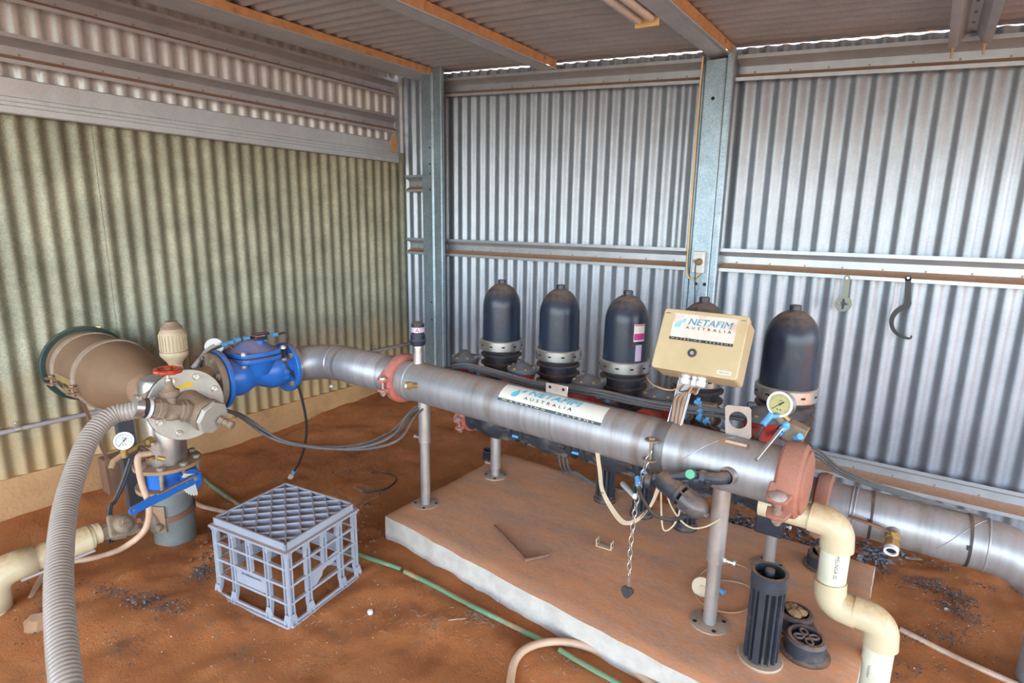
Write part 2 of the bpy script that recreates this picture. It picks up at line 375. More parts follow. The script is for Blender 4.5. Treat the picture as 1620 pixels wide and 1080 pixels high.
OFF = {}
def tagit(o, label=None, cat=None, group=None, kind=None):
    for k, x in (('label', label), ('category', cat), ('group', group), ('kind', kind)):
        if x: o[k] = x
    return o
def thing(name, label, cat, loc=(0, 0, 0), group=None):
    o = bpy.data.objects.new(name, None); COL.objects.link(o); o.empty_display_size = .05
    o.location = loc; OFF[o.name] = V(loc); return tagit(o, label, cat, group)
def part(name, mb, mat, parent, label=None, bevel=0, sharp=.6, smooth=True, kind=None):
    if mb.marks: return [part(name, m, mat, parent, label, bevel, sharp, smooth, kind) for m in mb.pieces()][0]
    off = OFF[parent.name]
    o = bpy.data.objects.new(name, mb.mesh(name, mat, off, sharp, smooth)); COL.objects.link(o); o.parent = parent; OFF[o.name] = off
    if bevel: b = o.modifiers.new('bevel', 'BEVEL'); b.width = bevel; b.segments = 2; b.limit_method = 'ANGLE'
    return tagit(o, label, kind=kind)
def solo(name, mb, mat, label, cat, group=None, bevel=0, sharp=.6, smooth=True, kind=None):
    xs = [p.x for p in mb.v]; ys = [p.y for p in mb.v]; zs = [p.z for p in mb.v]
    loc = V(((min(xs) + max(xs)) / 2, (min(ys) + max(ys)) / 2, min(zs)))
    o = bpy.data.objects.new(name, mb.mesh(name, mat, loc, sharp, smooth)); COL.objects.link(o); o.location = loc; OFF[o.name] = loc
    if bevel: b = o.modifiers.new('bevel', 'BEVEL'); b.width = bevel; b.segments = 2; b.limit_method = 'ANGLE'
    return tagit(o, label, cat, group, kind)
def struct(name, mb, mat, sharp=.6, smooth=True):
    o = bpy.data.objects.new(name, mb.mesh(name, mat, V((0, 0, 0)), sharp, smooth)); COL.objects.link(o); o['kind'] = 'structure'; return o
def dup(root, loc, label):
    r = root.copy(); COL.objects.link(r); r.location = loc; r['label'] = label; OFF[r.name] = V(loc)
    for ch in list(root.children):
        c = ch.copy(); COL.objects.link(c); c.parent = r
        for g in list(ch.children):
            q = g.copy(); COL.objects.link(q); q.parent = c
    return r

def text_geo(s, size, bold=0., spacing=1., shear=0.):
    cu = bpy.data.curves.new('lettering_curve', 'FONT'); cu.body = s; cu.size = size; cu.offset = bold; cu.space_character = spacing; cu.shear = shear
    cu.align_x = 'LEFT'; cu.resolution_u = 3
    o = bpy.data.objects.new('lettering_source', cu); COL.objects.link(o)
    dg = bpy.context.evaluated_depsgraph_get(); me = o.evaluated_get(dg).to_mesh()
    vs = [v.co.copy() for v in me.vertices]; fs = [tuple(p.vertices) for p in me.polygons]
    o.evaluated_get(dg).to_mesh_clear(); bpy.data.objects.remove(o); bpy.data.curves.remove(cu)
    return vs, fs
def lettering(mb, s, fn, x0, y0, width, height, bold=0., spacing=1.):
    """text fitted to a width x height rectangle of the (x, y) sheet that fn maps to the world"""
    vs, fs = text_geo(s, 1, 0, spacing, .22 if bold > .015 else 0.)
    if bold:      # heavier strokes: the same outline laid down three times side by side
        n0 = len(vs); vs, fs = [p + V((d, e, 0)) for d, e in ((0, 0), (bold * 2.5, 0), (bold * 1.2, bold * 1.5), (bold * 1.2, -bold * 1.5)) for p in vs], [tuple(i + n0 * k for i in f) for k in range(4) for f in fs]
    ax = min(p.x for p in vs); bx = max(p.x for p in vs); ay = min(p.y for p in vs); by = max(p.y for p in vs)
    return mb.add([fn(x0 + (p.x - ax) / (bx - ax) * width, y0 + (p.y - ay) / (by - ay) * height) for p in vs], fs)
def drop_poly(cx, cy, h, lean=.35):
    out = []
    for k in range(20):
        g = 2 * PI * k / 20; y = math.cos(g); x = math.sin(g) * (.5 * (1 - y) ** .8 * .62)
        out.append((cx + h * (x + lean * y * .5), cy + h * y * .5))
    return out

# ------------------------------------------------------------------ the setting
XL, YB = -3.06, 2.95
def roof_z(x): return 2.209 - .07 * (x + 2.7)
def fbm(x, y, s, o=4): return noise.fractal(V((x * s, y * s, 3.1)), .9, 2.1, o)
def bump2(x, y, cx, cy, rx, ry): return math.exp(-(((x - cx) / rx) ** 2 + ((y - cy) / ry) ** 2))
def ground_z(x, y):
    h = .014 * fbm(x, y, 1.4) + .013 * fbm(x, y, 6, 5) + .003 * fbm(x, y, 19, 4)
    h += .045 * bump2(x, y, -2.02, .66, .38, .28) + .03 * bump2(x, y, -1.95, .98, .22, .12)
    h -= .05 * bump2(x, y, -2.75, .62, .3, .4) + .035 * bump2(x, y, -1.78, 1.72, .16, .42) + .02 * bump2(x, y, -2.5, 1.3, .3, .2)
    h += .03 * bump2(x, y, -1.62, 1.25, .25, .1) * .4 + .03 * bump2(x, y, -.55, 1.22, .7, .1)
    h += .05 * bump2(x, y, -2.9, 2.6, .3, .5) + .05 * bump2(x, y, .25, 2.35, .5, .35)
    if -1.62 < x < .02 and 1.36 < y < 2.24: h = min(h, .03)
    return h
def lines(a, b, st, far):
    L = [a + (b - a) * i / int((b - a) / st) for i in range(int((b - a) / st) + 1)]
    d = st; lo = a; pre = []
    while lo > -far: d *= 1.35; lo -= d; pre.append(lo)
    d = st; hi = b; post = []
    while hi < far: d *= 1.35; hi += d; post.append(hi)
    return pre[::-1] + L + post
gx = lines(-3.1, .7, .02, 16); gy = lines(.2, 2.98, .02, 16)
mb = MB(); mb.v = [V((x, y, ground_z(x, y))) for y in gy for x in gx]
nx = len(gx); mb.f = [(j * nx + i, j * nx + i + 1, (j + 1) * nx + i + 1, (j + 1) * nx + i) for j in range(len(gy) - 1) for i in range(nx - 1)]
struct('floor', mb, soil, sharp=3.2)

def sheet(axis, a, b, pitch, amp, plane, z0, ztop, rows=1, skip=None, per=14, phase=0., sharp=2.):
    mb = MB(); n = int((b - a) / pitch * per); 
    for j in range(rows + 1):
        for i in range(n + 1):
            s = a + (b - a) * i / n; q = plane + amp * math.tanh(sharp * math.sin(2 * PI * (s - a) / pitch + phase)) / math.tanh(sharp)
            zt = ztop(s); zb = z0(s) if callable(z0) else z0
            z = zb + (zt - zb) * j / rows
            mb.v.append(V((s, q, z)) if axis == 'x' else V((q, s, z)))
    for j in range(rows):
        for i in range(n):
            k = j * (n + 1) + i; f = (k, k + 1, k + n + 2, k + n + 1)
            if skip:
                c = sum((mb.v[t] for t in f), V((0, 0, 0))) / 4
                if skip(c): continue
            mb.f.append(f)
    return mb
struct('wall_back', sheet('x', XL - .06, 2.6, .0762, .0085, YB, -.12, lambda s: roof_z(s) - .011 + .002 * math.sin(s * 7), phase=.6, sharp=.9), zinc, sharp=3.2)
struct('wall_left_upper', sheet('y', -2.0, YB + .02, .0725, .0085, XL - .02, 1.6, lambda s: 2.235, sharp=1.8), zinc_lit, sharp=3.2)
HY, HZ, HR = .920, .60, .158
struct('wall_left', sheet('y', -2.0, 2.955, .071, .0085, XL, lambda s: .146 + .004 * math.sin(s * 9), lambda s: 1.72, rows=70, sharp=.6,
       skip=lambda c: (c.y - HY) ** 2 + (c.z - HZ) ** 2 < HR ** 2), olive, sharp=3.2)
def lap(y0):      # the free edge of one sheet lapping over the next
    m = MB(); n = 16
    for j in (0, 1):
        for i in range(n + 1):
            s = y0 + .05 * i / n; q = XL + .0085 * math.tanh(.6 * math.sin(2 * PI * (s + 2.) / .071)) / math.tanh(.6) + .0035
            m.v.append(V((q, s, .150 + j * 1.55)))
    m.f = [(i, i + 1, n + 2 + i, n + 1 + i) for i in range(n)]
    return m
for k, (u, v) in enumerate(((123, 205), (364, 232), (541, 256))): struct('trim_%d' % (k + 1), lap(on_x(u, v, XL).y), olive, sharp=3.2)
struct('baseboard_left', MB().box((XL - .035, .48, -.05), (.10, 5.0, .40)), footm)
# roof sheet: waves across y, running down the slope in x
mb = MB(); ny = int(4.6 / .076 * 8)
for i in range(ny + 1):
    y = -1.63 + 4.6 * i / ny; dz = .008 * math.sin(2 * PI * y / .076)
    for x in (-3.2, -1.5, .3, 2.62): mb.v.append(V((x, y, roof_z(x) + dz)))
for i in range(ny):
    for k in range(3): mb.f.append((i * 4 + k, i * 4 + k + 1, i * 4 + k + 5, i * 4 + k + 4))
struct('ceiling', mb, zinc_roof, sharp=3.2)


# hat-section profile: (depth out from the sheet, height)
HAT = [(.062, .112), (.062, .096), (.057, .095), (.014, .075), (.010, .072), (.010, .040), (.014, .037), (.057, .017), (.062, .016), (.062, .0)]
def screws(mb, pts, d, r=.0045):
    for p in pts: mb.cut().hexb(p, d, r, .004)
    return mb
def girt_back(x0, x1, z0, label, slope=0., n=8):
    mb = MB(); L = V((x1 - x0, 0, slope * (x1 - x0))); 
    t = thing('wall_girt', label, 'steel girt', (x0, YB, z0), 'hat section girts on the back wall')
    part('girt_section', mb.extrude(HAT, (x0, YB - .002, z0), L.normalized(), L.length, (0, -1, 0), (0, 0, 1)), girtm, t)
    sm = MB()
    k = 0; x = x0 + .07
    while x < x1 - .02: screws(sm, [(x, YB - .012, z0 + slope * (x - x0) + .045)], (0, -1, 0)); x += .152
    part('screw', sm, dbolt, t)
def girt_left(y0, y1, z0, label):
    mb = MB(); t = thing('wall_girt', label, 'steel girt', (XL, y0, z0), 'hat section girts on the left wall')
    part('girt_section', mb.extrude(HAT, (XL - .008, y0, z0), (0, 1, 0), y1 - y0, (1, 0, 0), (0, 0, 1)), girtm, t)
    sm = MB(); y = y0 + .05
    while y < y1 - .02: screws(sm, [(XL + .004, y, z0 + .045)], (1, 0, 0)); y += .145
    part('screw', sm, dbolt, t)
girt_back(-2.66, -.985, 2.04, 'raked steel girt at the top of the back wall between corner and centre columns', -.07)
girt_back(-.82, 2.1, 1.912, 'raked steel girt at the top of the back wall right of the centre column', -.068)
girt_back(-2.66, -.985, 1.031, 'middle steel girt on the back wall between corner and centre columns')
girt_back(-.82, 2.1, 1.036, 'middle steel girt on the back wall with tools hung from it')
girt_back(-2.66, -.985, .122, 'low steel girt on the back wall behind the three left filters')
girt_back(-.82, 2.1, .122, 'low dusty steel girt on the back wall behind the right outlet pipe')
girt_back(-3.01, -2.76, 1.03, 'short middle girt stub left of the corner column')
girt_back(-3.01, -2.76, 1.455, 'short girt stub under the lintel left of the corner column')
girt_left(-1.1, 2.84, 1.836, 'left wall girt directly above the wide lintel beam')
girt_left(-1.1, 2.84, 2.062, 'highest left wall girt just below the roof purlin')
# lintel with shallow rolled grooves
t = thing('lintel_beam', 'wide pale grooved steel lintel above the weathered olive sheets', 'lintel', (XL, -1.1, 1.65))
prof = [(.03, 0), (.052, .0), (.056, .004), (.056, .028), (.053, .030), (.056, .032), (.056, .045), (.053, .047), (.056, .049), (.056, .062), (.053, .064), (.056, .066), (.056, .134), (.052, .138), (.03, .138)]
part('lintel_section', MB().extrude(prof, (XL, -1.1, 1.645), (0, 1, 0), 3.93, (1, 0, 0), (0, 0, 1)), beamm, t)
mb = MB().prism([(0, .02), (.03, 0), (.05, .02), (.05, .10), (.03, .12), (0, .1)], (XL + .062, 2.75, 1.70), (0, 1, 0), (0, 0, 1), .006)
mb.hexb((XL + .07, 2.775, 1.76), (1, 0, 0), .007, .005)
part('end_cleat', mb, orangem, t)

# roof purlins: (x of the lower face, widths)
def purlin(x0, x1, y0, y1, label, side=.045, drop=0., name='roof_purlin'):
    t = thing(name, label, 'roof purlin', ((x0 + x1) / 2, y0, roof_z(x0)))
    zc = roof_z((x0 + x1) / 2) - .055 - drop
    prof = [(x0, .035), (x0 + .002, .004), (x0 + .007, 0), (x1 - .03, 0), (x1 - .024, .004), (x1 - .018, .0), (x1, -.004), (x1 + .002, .0)]
    part('lower_flange', MB().extrude([(x, z + zc) for x, z in prof], (0, y0, 0), (0, 1, 0), y1 - y0, (1, 0, 0), (0, 0, 1)), beamm, t)
    z1 = roof_z(x1) - .010
    part('orange_side', MB().extrude([(x1 + .002, zc + .001), (x1 + .006, z1)], (0, y0, 0), (0, 1, 0), y1 - y0, (1, 0, 0), (0, 0, 1)), orangem, t, label='orange side face')
    return t
purlin(-2.87, -2.67, -.5, 2.86, 'roof purlin running along the top of the left wall')
purlin(-1.90, -1.795, -.5, 2.88, 'roof purlin second from the left wall, ending on the top girt')
purlin(-.950, -.845, -.5, 2.92, 'wide roof beam above the centre column, lamp fixed beside it')
HAT2 = [(-.062, 0), (-.04, 0), (-.036, .002), (-.014, .042), (.014, .042), (.036, .002), (.04, 0), (.062, 0)]
t = thing('roof_purlin', 'hat section roof purlin at upper right, notched onto the raked girt', 'roof purlin', (.03, 1.2, 1.95))
part('hat_section', MB().extrude([(x * 1.05 + .03, z + 1.935) for x, z in HAT2], (0, .3, 0), (0, 1, 0), 2.59, (1, 0, 0), (0, 0, 1)), girtm, t)
part('screw', screws(MB(), [(.03, y, 1.976) for y in (2.5, 2.62, 2.74, 2.86)], (0, 0, -1)), dbolt, t)
sm = MB()
for x in (-.02, .075): sm.cut().hexb((x, 2.88, 1.93), (0, 0, -1), .008, .004, .03, .5)
part('bolt', sm, orangem, t)

# columns
def slot(mb, x, y, z, d=(0, -1, 0), w=.012, h=.022):
    return mb.box((x, y, z), (w, .002, h))
t = thing('corner_column', 'galvanised steel column in the corner of the shed', 'steel column', (-2.7, 2.8, 0))
part('web', MB().extrude([(-2.755, 2.93), (-2.755, 2.80), (-2.745, 2.79), (-2.66, 2.79), (-2.65, 2.80), (-2.65, 2.86)], (0, 0, -.1), (0, 0, 1), 2.27, (1, 0, 0), (0, 1, 0)), colm, t)
part('flange', MB().extrude([(-2.655, 2.86), (-2.655, 2.80), (-2.59, 2.80), (-2.585, 2.805), (-2.585, 2.83)], (0, 0, -.1), (0, 0, 1), 2.30, (1, 0, 0), (0, 1, 0)), colm, t)
hm = MB()
for z in (1.72, 1.62, 1.56, 1.46, .6, .72): hm.cut().cyl((-2.675, 2.789, z), (-2.675, 2.7885, z), .006, seg=10)
part('bolt_hole', hm, hole, t)
t = thing('centre_column', 'wide galvanised steel column in the middle of the back wall', 'steel column', (-.9, 2.85, 0))
part('web', MB().extrude([(-.955, 2.93), (-.955, 2.855), (-.948, 2.85), (-.862, 2.85), (-.855, 2.856), (-.855, 2.93)], (0, 0, -.1), (0, 0, 1), 2.11, (1, 0, 0), (0, 1, 0)), colm, t)
part('flange', MB().extrude([(-.856, 2.90), (-.852, 2.852), (-.828, 2.852), (-.822, 2.858), (-.822, 2.90)], (0, 0, -.1), (0, 0, 1), 2.15, (1, 0, 0), (0, 1, 0)), colm, t)
part('left_lip', MB().extrude([(-.956, 2.90), (-.958, 2.86), (-.976, 2.86), (-.980, 2.865), (-.980, 2.90)], (0, 0, -.1), (0, 0, 1), 2.10, (1, 0, 0), (0, 1, 0)), colm, t)
hm = MB()
for x, z in ((-.915, .97), (-.872, .97), (-.905, 1.84)): hm.cut().lathe((x, 2.8495, z), (0, -1, 0), [(0, .0085), (.0006, .0085)], 14)
part('bolt_hole', hm, hole, t)

# lamp
DX_ = .020
t = thing('fluorescent_light', 'twin tube fluorescent lamp beside the wide roof beam', 'ceiling light', (-1.02, 1.6, 2.05))
part('tray', MB().box((-1.022 + DX_, 1.6, 2.062), (.09, 1.26, .014)), whitep, t, bevel=.003)
part('end_cap', MB().prism([(-.050, -.026), (.048, -.030), (.048, .042), (.03, .042), (.03, .038), (-.03, .036), (-.03, .032), (-.050, .032)], (-1.015 + DX_, 2.250, 2.034), (1, 0, 0), (0, 0, 1), -.012), fixcream, t, label='yellowed plastic end cap', bevel=.002)
for x in (-1.042, -.992):
    part('lamp_tube', MB().lathe((x + DX_, 2.238, 2.030), (0, -1, 0), [(0, .006), (.002, .014), (.008, .0165), (1.24, .0165), (1.25, .006)], 18), tubeglass, t)

# ------------------------------------------------------------------ concrete slab under the filter bank
mb = MB(); NX, NY = 60, 30
random.seed(3)
def slab_pt(i, j):
    x = -1.617 + 1.618 * i / NX; y0 = 1.405 - .115 * i / NX; y = y0 + (2.205 - y0) * j / NY
    z = .1 + .004 * fbm(x, y, 3) - (.006 if i in (0, NX) or j in (0, NY) else 0)
    e = .006 * fbm(x, y, 9)
    if j in (0, NY): y += e
    if i in (0, NX): x += e
    return V((x, y, z))
mb.v = [slab_pt(i, j) for j in range(NY + 1) for i in range(NX + 1)]
mb.f = [(j * (NX + 1) + i, j * (NX + 1) + i + 1, (j + 1) * (NX + 1) + i + 1, (j + 1) * (NX + 1) + i) for j in range(NY) for i in range(NX)]
edge = [i for i in range(NX + 1)] + [j * (NX + 1) + NX for j in range(1, NY + 1)] + [NY * (NX + 1) + i for i in range(NX - 1, -1, -1)] + [j * (NX + 1) for j in range(NY - 1, 0, -1)]
prev = edge
for d in (.03, .07, .15):
    o = len(mb.v); mb.v += [mb.v[k] + V((.004 * fbm(mb.v[k].x, d, 12), .006 * fbm(mb.v[k].x, d + 3, 12), 0)) - V((0, 0, d)) for k in edge]
    cur = list(range(o, o + len(edge)))
    for a in range(len(edge)): b_ = (a + 1) % len(edge); mb.f.append((prev[a], cur[a], cur[b_], prev[b_]))
    prev = cur
solo('concrete_slab', mb, concm, 'dusty concrete slab carrying the filter bank on its legs', 'concrete slab', sharp=.5)

# ------------------------------------------------------------------ front manifold
MZ = lambda x: .6218 - .0161 * (x + 1.5)
MY, MR = 1.57, .0786
A = V((-1.70, MY, MZ(-1.70))); B = V((-.205, MY, MZ(-.205))); MD = (B - A).normalized()
t = thing('manifold_pipe', 'long scuffed steel manifold pipe across the front of the filters', 'pipe', (-.95, MY, .1))
part('barrel', MB().lathe(A, MD, [(0, MR), (.085, MR), (.088, MR + .0035), (.10, MR + .0035), (.103, MR), ((B - A).length, MR)], 56), steel, t)
def msurf(x, phi, h=0.):
    """a point on the manifold: phi is measured from the top towards the viewer"""
    r = MR + h; return V((x, MY - r * math.sin(phi), MZ(x) + r * math.cos(phi)))
mb = MB().tube([msurf(-.36 - .12 * k / 16, .02 + 1.5 * k / 16, .0) for k in range(17)], .0012, 6, 2)
part('weld_seam', mb, steel, t)
def leg(x, y, ztop, zj, par, label=None, screw=1, flip=1):
    o = part('leg', MB().lathe((x, y, .104), (0, 0, 1), [(0, .0195), (zj - .104, .0195), (zj - .100, .0245), (zj - .098, .0245), (ztop - .104, .0245)], 24), legm, par, label)
    part('base_plate', MB().lathe((x, y, .098), (0, 0, 1), [(0, .056), (.006, .056), (.0065, .055), (.0065, .02)], 28), footpl, o)
    hm = MB()
    for a in (.6, 2.2, 3.75, 5.3): hm.cut().lathe((x + .043 * math.cos(a), y + .043 * math.sin(a), .1047), (0, 0, 1), [(0, .0065), (.0004, .0065)], 10)
    part('bolt_hole', hm, hole, o)
    sm = MB(); zz = zj + .015; sm.hexb((x + .024 * flip, y, zz), (flip, 0, 0), .009, .007).cyl((x + .03 * flip, y, zz), (x + .05 * flip, y, zz), .0045, seg=10).hexb((x + .05 * flip, y, zz), (flip, 0, 0), .009, .007)
    part('set_screw', sm, boltm, o)
leg(-1.555, MY, MZ(-1.555) - .07, .37, t, flip=-1)
leg(-.378, 1.555, MZ(-.38) - .07, .30, t)
# sampling plug, stub, clamp band
p = msurf(-1.52, 1.40); d = (p - V((-1.52, MY, MZ(-1.52)))).normalized() + V((-.25, 0, 0)); d.normalize()
part('sampling_plug', MB().cyl(p - d * .01, p + d * .03, .010, seg=14).hexb(p + d * .022, d, .016, .022), brass, t, label='brass hexagon plug')
part('plug_face', MB().cyl(p + d * .043, p + d * .0455, .008, seg=14), whitep, t)
st = V((-.345, MY - .07, MZ(-.345) - .004))
o = part('outlet_stub', MB()._ring(st + V((0, .01, 0)), V((-.25, -1, .03)), .020, .0245, .034, 26), stainl, t)
part('stub_bore', MB().cyl(st, st + V((-.25, -1, .03)).normalized() * .006, .021), hole, o)
bx = -.555
mb = MB(); 
for k in range(2): mb._ring(V((bx - .018, MY, MZ(bx))), MD, MR + .0005, MR + .0028, .036, 48)
part('clamp_band', mb, steel, t)
a0, a1 = msurf(bx - .012, 1.12, .014), msurf(bx - .012, 1.75, .012)
mb = MB().cyl(a0 + V((0, 0, .008)), a1 - V((0, 0, .006)), .005, seg=10)
mb.cyl(a0 - V((0, .0, .0)), a0 + V((0, 0, .004)), .02, seg=20).cyl(a1, a1 + V((0, 0, .003)), .021, seg=20).hexb(a0 + V((0, 0, .004)), (0, 0, 1), .009, .006)
part('clamp_bolt', mb, dustcast, t)
# upright brackets welded on top
zt = MZ(-.94) + MR - .004
o = part('bracket_plate', MB().box((-.941, MY + .004, zt + .019), (.085, .003, .042)), bandm, t, bevel=.001)
hm = MB()
for x in (-.967, -.915): hm.cut().cyl((x, MY + .0022, zt + .027), (x, MY + .0018, zt + .027), .0055, seg=12)
part('bolt_hole', hm, hole, o)
zb = MZ(-.36) + MR - .006
mb = MB(); n = 36; outer = []; inner = []
for k in range(n):
    g = 2 * PI * k / n; c, s_ = math.cos(g), math.sin(g); q = max(abs(c), abs(s_)); 
    outer.append((c / q * .0345, s_ / q * .046)); inner.append((c * .0245, .006 + s_ * .0245))
rx = Matrix.Rotation(-.10, 3, 'Y')
for yy in (0, .003):
    for q in outer + inner: mb.v.append(V((-.360, MY + .012 + yy, zb + .046)) + rx @ V((q[0], 0, q[1])))
for k in range(n):
    k2 = (k + 1) % n
    mb.f += [(k, k2, n + k2, n + k), (2 * n + k, 3 * n + k, 3 * n + k2, 2 * n + k2), (k, 2 * n + k, 2 * n + k2, k2), (n + k, n + k2, 3 * n + k2, 3 * n + k)]
part('ring_bracket', mb, bandm, t, label='square bracket with a round hole', smooth=False)
mb = MB(); G = 6
def patch(x0, x1, p0, p1, h, nx_=8, ny_=8):
    m = MB(); m.v = [msurf(x0 + (x1 - x0) * i / nx_, p0 + (p1 - p0) * j / ny_, h) for j in range(ny_ + 1) for i in range(nx_ + 1)]
    m.f = [(j * (nx_ + 1) + i, j * (nx_ + 1) + i + 1, (j + 1) * (nx_ + 1) + i + 1, (j + 1) * (nx_ + 1) + i) for j in range(ny_) for i in range(nx_)]; return m
part('brown_tape', patch(-.395, -.315, .28, .56, .0008), rockm, t)
part('torn_tape', patch(-.378, -.322, .36, .48, .0020), labelw, t)
# printed sticker
SX0, SX1, P0, P1 = -1.135, -.738, .06, 1.06
sw, sh = SX1 - SX0, (P1 - P0) * MR
def sfn(h): return lambda x, y: msurf(SX0 + x + .03 * (y / sh) * 0, P1 - y / MR, h)
o = part('sticker', patch(SX0, SX1, P0, P1, .0006, 30, 16), labelm, t, label='white curved sticker with blue and black lettering')
part('lettering', lettering(MB(), 'NETAFIM', sfn(.0026), .108, .043, .20, .026, .020, 1.02), inkb, o, label='blue lettering', smooth=False)
part('lettering', lettering(MB(), 'AUSTRALIA', sfn(.0018), .100, .0225, .185, .0115, .006, 1.75), inkk, o, label='black lettering', smooth=False)
part('printed_strip', patch(SX0, SX1, P1 - .0095 / MR, P1, .0010, 30, 3), inkd, o, label='dark strip')
part('lettering', lettering(MB(), 'WATERING  SYSTEMS', sfn(.0016), .018, .0022, .355, .0052, .008, 1.9), labelm, o, label='white lettering', smooth=False)
def dropm(fn, cx, cy, h):
    pl = drop_poly(cx, cy, h); mb = MB(); mb.v = [fn(*q) for q in pl]; mb.f = [tuple(range(len(pl)))]; return mb
part('water_drop', dropm(sfn(.0030), .062, .041, .036), inkb, o, label='large blue drop', smooth=False)
part('water_drop', dropm(sfn(.0022), .088, .057, .020), inkb, o, label='small blue drop', smooth=False)

# ------------------------------------------------------------------ grooved couplings
def coupling(c, d, r, wd, label, mat, ears, ek=1.):
    c = V(c); d = V(d).normalized(); t = thing('pipe_coupling', label, 'pipe coupling', c - V((0, 0, r)))
    part('housing', MB().lathe(c - d * wd / 2, d, [(0, r + .001), (0, r + .012), (wd * .12, r + .020), (wd * .5, r + .023), (wd * .88, r + .020), (wd, r + .012), (wd, r + .001)], 44), mat, t)
    for e in ears:
        e = V(e).normalized(); bt = d.cross(e).normalized()
        if bt.z < 0: bt = -bt
        b0 = c + e * (r + .026)
        mb = MB()
        for s in (-1, 1):
            mb.prism([(-.010, -.022 * ek), (.024, -.017 * ek), (.028, 0), (.024, .017 * ek), (-.010, .022 * ek)], b0 + bt * (s * .021 * ek - .006), e, d, .012 if bt.dot(e.cross(d)) > 0 else -.012)
            mb.prism([(-.022, 0), (.0, 0), (.014, .0), (-.022, .03)], b0 + bt * s * .020 - d * .01, e, bt * s, .02)
        part('bolt_lug', mb, mat, t, bevel=.003)
        mb = MB().cyl(b0 + e * .008 - bt * .045 * ek, b0 + e * .008 + bt * .030 * ek, .0065 * ek, seg=12)
        mb.hexb(b0 + e * .008 - bt * (.021 * ek + .008), -bt, .0125 * ek, .012).lathe(b0 + e * .008 + bt * (.021 * ek + .006), bt, [(0, .015 * ek), (.005, .014), (.009, .006), (.0095, 0)], 16)
        part('coupling_bolt', mb, boltm, t)
    return t
coupling((-1.668, MY, MZ(-1.668)), MD, MR, .042, 'faded red coupling at the left end of the front manifold', pinkc, [(0, -1, -.05)])
t = coupling((-.208, MY, MZ(-.208)), MD, MR, .060, 'large brown coupling closing the right end of the front manifold', brownc, [(-.1, -1, -.35)], 1.35)
part('end_cap', MB().lathe((-.182, MY, MZ(-.18)), MD, [(0, MR + .008), (.010, MR + .006), (.016, MR - .01), (.016, 0)], 40), brownc, t)
OZ = .384
coupling((-.165, 1.97, OZ), (1, 0, 0), .0733, .045, 'brown coupling on the right outlet pipe behind the cream pipe', brownc, [(0, -1, -.5)])

# ------------------------------------------------------------------ air valves
c = V((-1.583, MY, MZ(-1.58) + MR - .006))
t = thing('air_release_valve', 'small black air valve with a printed band on the manifold', 'air valve', c)
part('nipple', MB().lathe(c, (0, 0, 1), [(0, .019), (.05, .019), (.05, .017), (.06, .017), (.06, .019), (.064, .019), (.064, .017), (.07, .017), (.07, .019), (.076, .018)], 20), legm, t)
part('body', MB().lathe(c + V((0, 0, .076)), (0, 0, 1), [(0, .022), (.006, .030), (.02, .031), (.021, .033), (.024, .033), (.026, .029), (.045, .029), (.046, .026), (.088, .026), (.092, .023), (.096, .012), (.097, 0)], 28), blackp, t)
part('printed_band', MB()._ring(c + V((0, 0, .132)), (0, 0, 1), .0255, .0266, .020, 32), lilac, t, label='white and lilac printed band')
bd = (CAM - c); bd.z = 0; bd.normalize(); sd = V((-bd.y, bd.x, 0))
mb = MB().cyl(c + V((0, 0, .142)) + bd * .0262 - sd * .004, c + V((0, 0, .142)) + bd * .0276 - sd * .004, .0105, seg=20)
o = part('emblem', mb, labelm, t, label='round white emblem')
q = c + V((0, 0, .142)) + bd * .0279 - sd * .004
part('emblem_stroke', MB().prism([(-.001, .008), (.003, .007), (.008, -.006), (.004, -.007)], q, sd, (0, 0, 1), .0003), redpaint, o, label='red slanted stroke')
part('emblem_drop', MB().prism([(-.002, .003), (.001, -.004), (-.002, -.007), (-.006, -.004)], q, sd, (0, 0, 1), .0003), bluem, o, label='blue drop')

# ------------------------------------------------------------------ filters
FY = 2.0
FX = [-1.492, -1.193, -.895, -.607, -.316]
def make_filter(x):
    t = thing('disc_filter', 'x', 'water filter', (x, FY, .44), 'black domed filters in a row')
    prof = [(0, .0845), (.163, .0825)]
    for k in range(1, 13):
        a = PI / 2 * k / 12; prof.append((.163 + .103 * math.sin(a), .0825 * math.cos(a) if k < 12 else .012))
    part('dome', MB().lathe((x, FY, .728), (0, 0, 1), [(-.02, .0845)] + prof, 40), blackp, t)
    part('vent_cap', MB().lathe((x, FY, .994), (0, 0, 1), [(0, .0185), (.014, .018), (.015, .016), (.015, 0)], 12), blackp, t)
    o = part('clamp_band', MB().lathe((x, FY, .700), (0, 0, 1), [(0, .084), (0, .092), (.004, .096), (.042, .096), (.046, .091), (.046, .084)], 44), bandm, t)
    hm = MB()
    for k in range(11):
        a = 2 * PI * k / 11 + .3; e = V((math.cos(a), math.sin(a), 0)); s = V((-e.y, e.x, 0))
        hm.cut().box(V((x, FY, .724)) + e * .0962, (.001, .014, .006), Matrix((e, s, V((0, 0, 1)))).transposed())
    part('band_slot', hm, hole, o)
    prof = [(0, .062), (.02, .070)]
    z = .03
    while z < .23: prof += [(z, .077), (z + .017, .077), (z + .019, .092), (z + .025, .092), (z + .027, .077)]; z += .037
    prof += [(z, .082), (.262, .082)]
    part('ribbed_base', MB().lathe((x, FY, .440), (0, 0, 1), prof, 36), blackd, t)
    return t
f0 = make_filter(FX[0]); f0['label'] = 'leftmost black domed filter, dusty crown, nearest the corner column'
labs = ['second black domed filter from the left, between its neighbours', 'third black domed filter, bearing a magenta and white sticker', 'black domed filter mostly hidden behind the cream controller box', 'rightmost black domed filter behind the yellowed pressure gauge']
fil = [f0] + [dup(f0, (x, FY, .44), l) for x, l in zip(FX[1:], labs)]
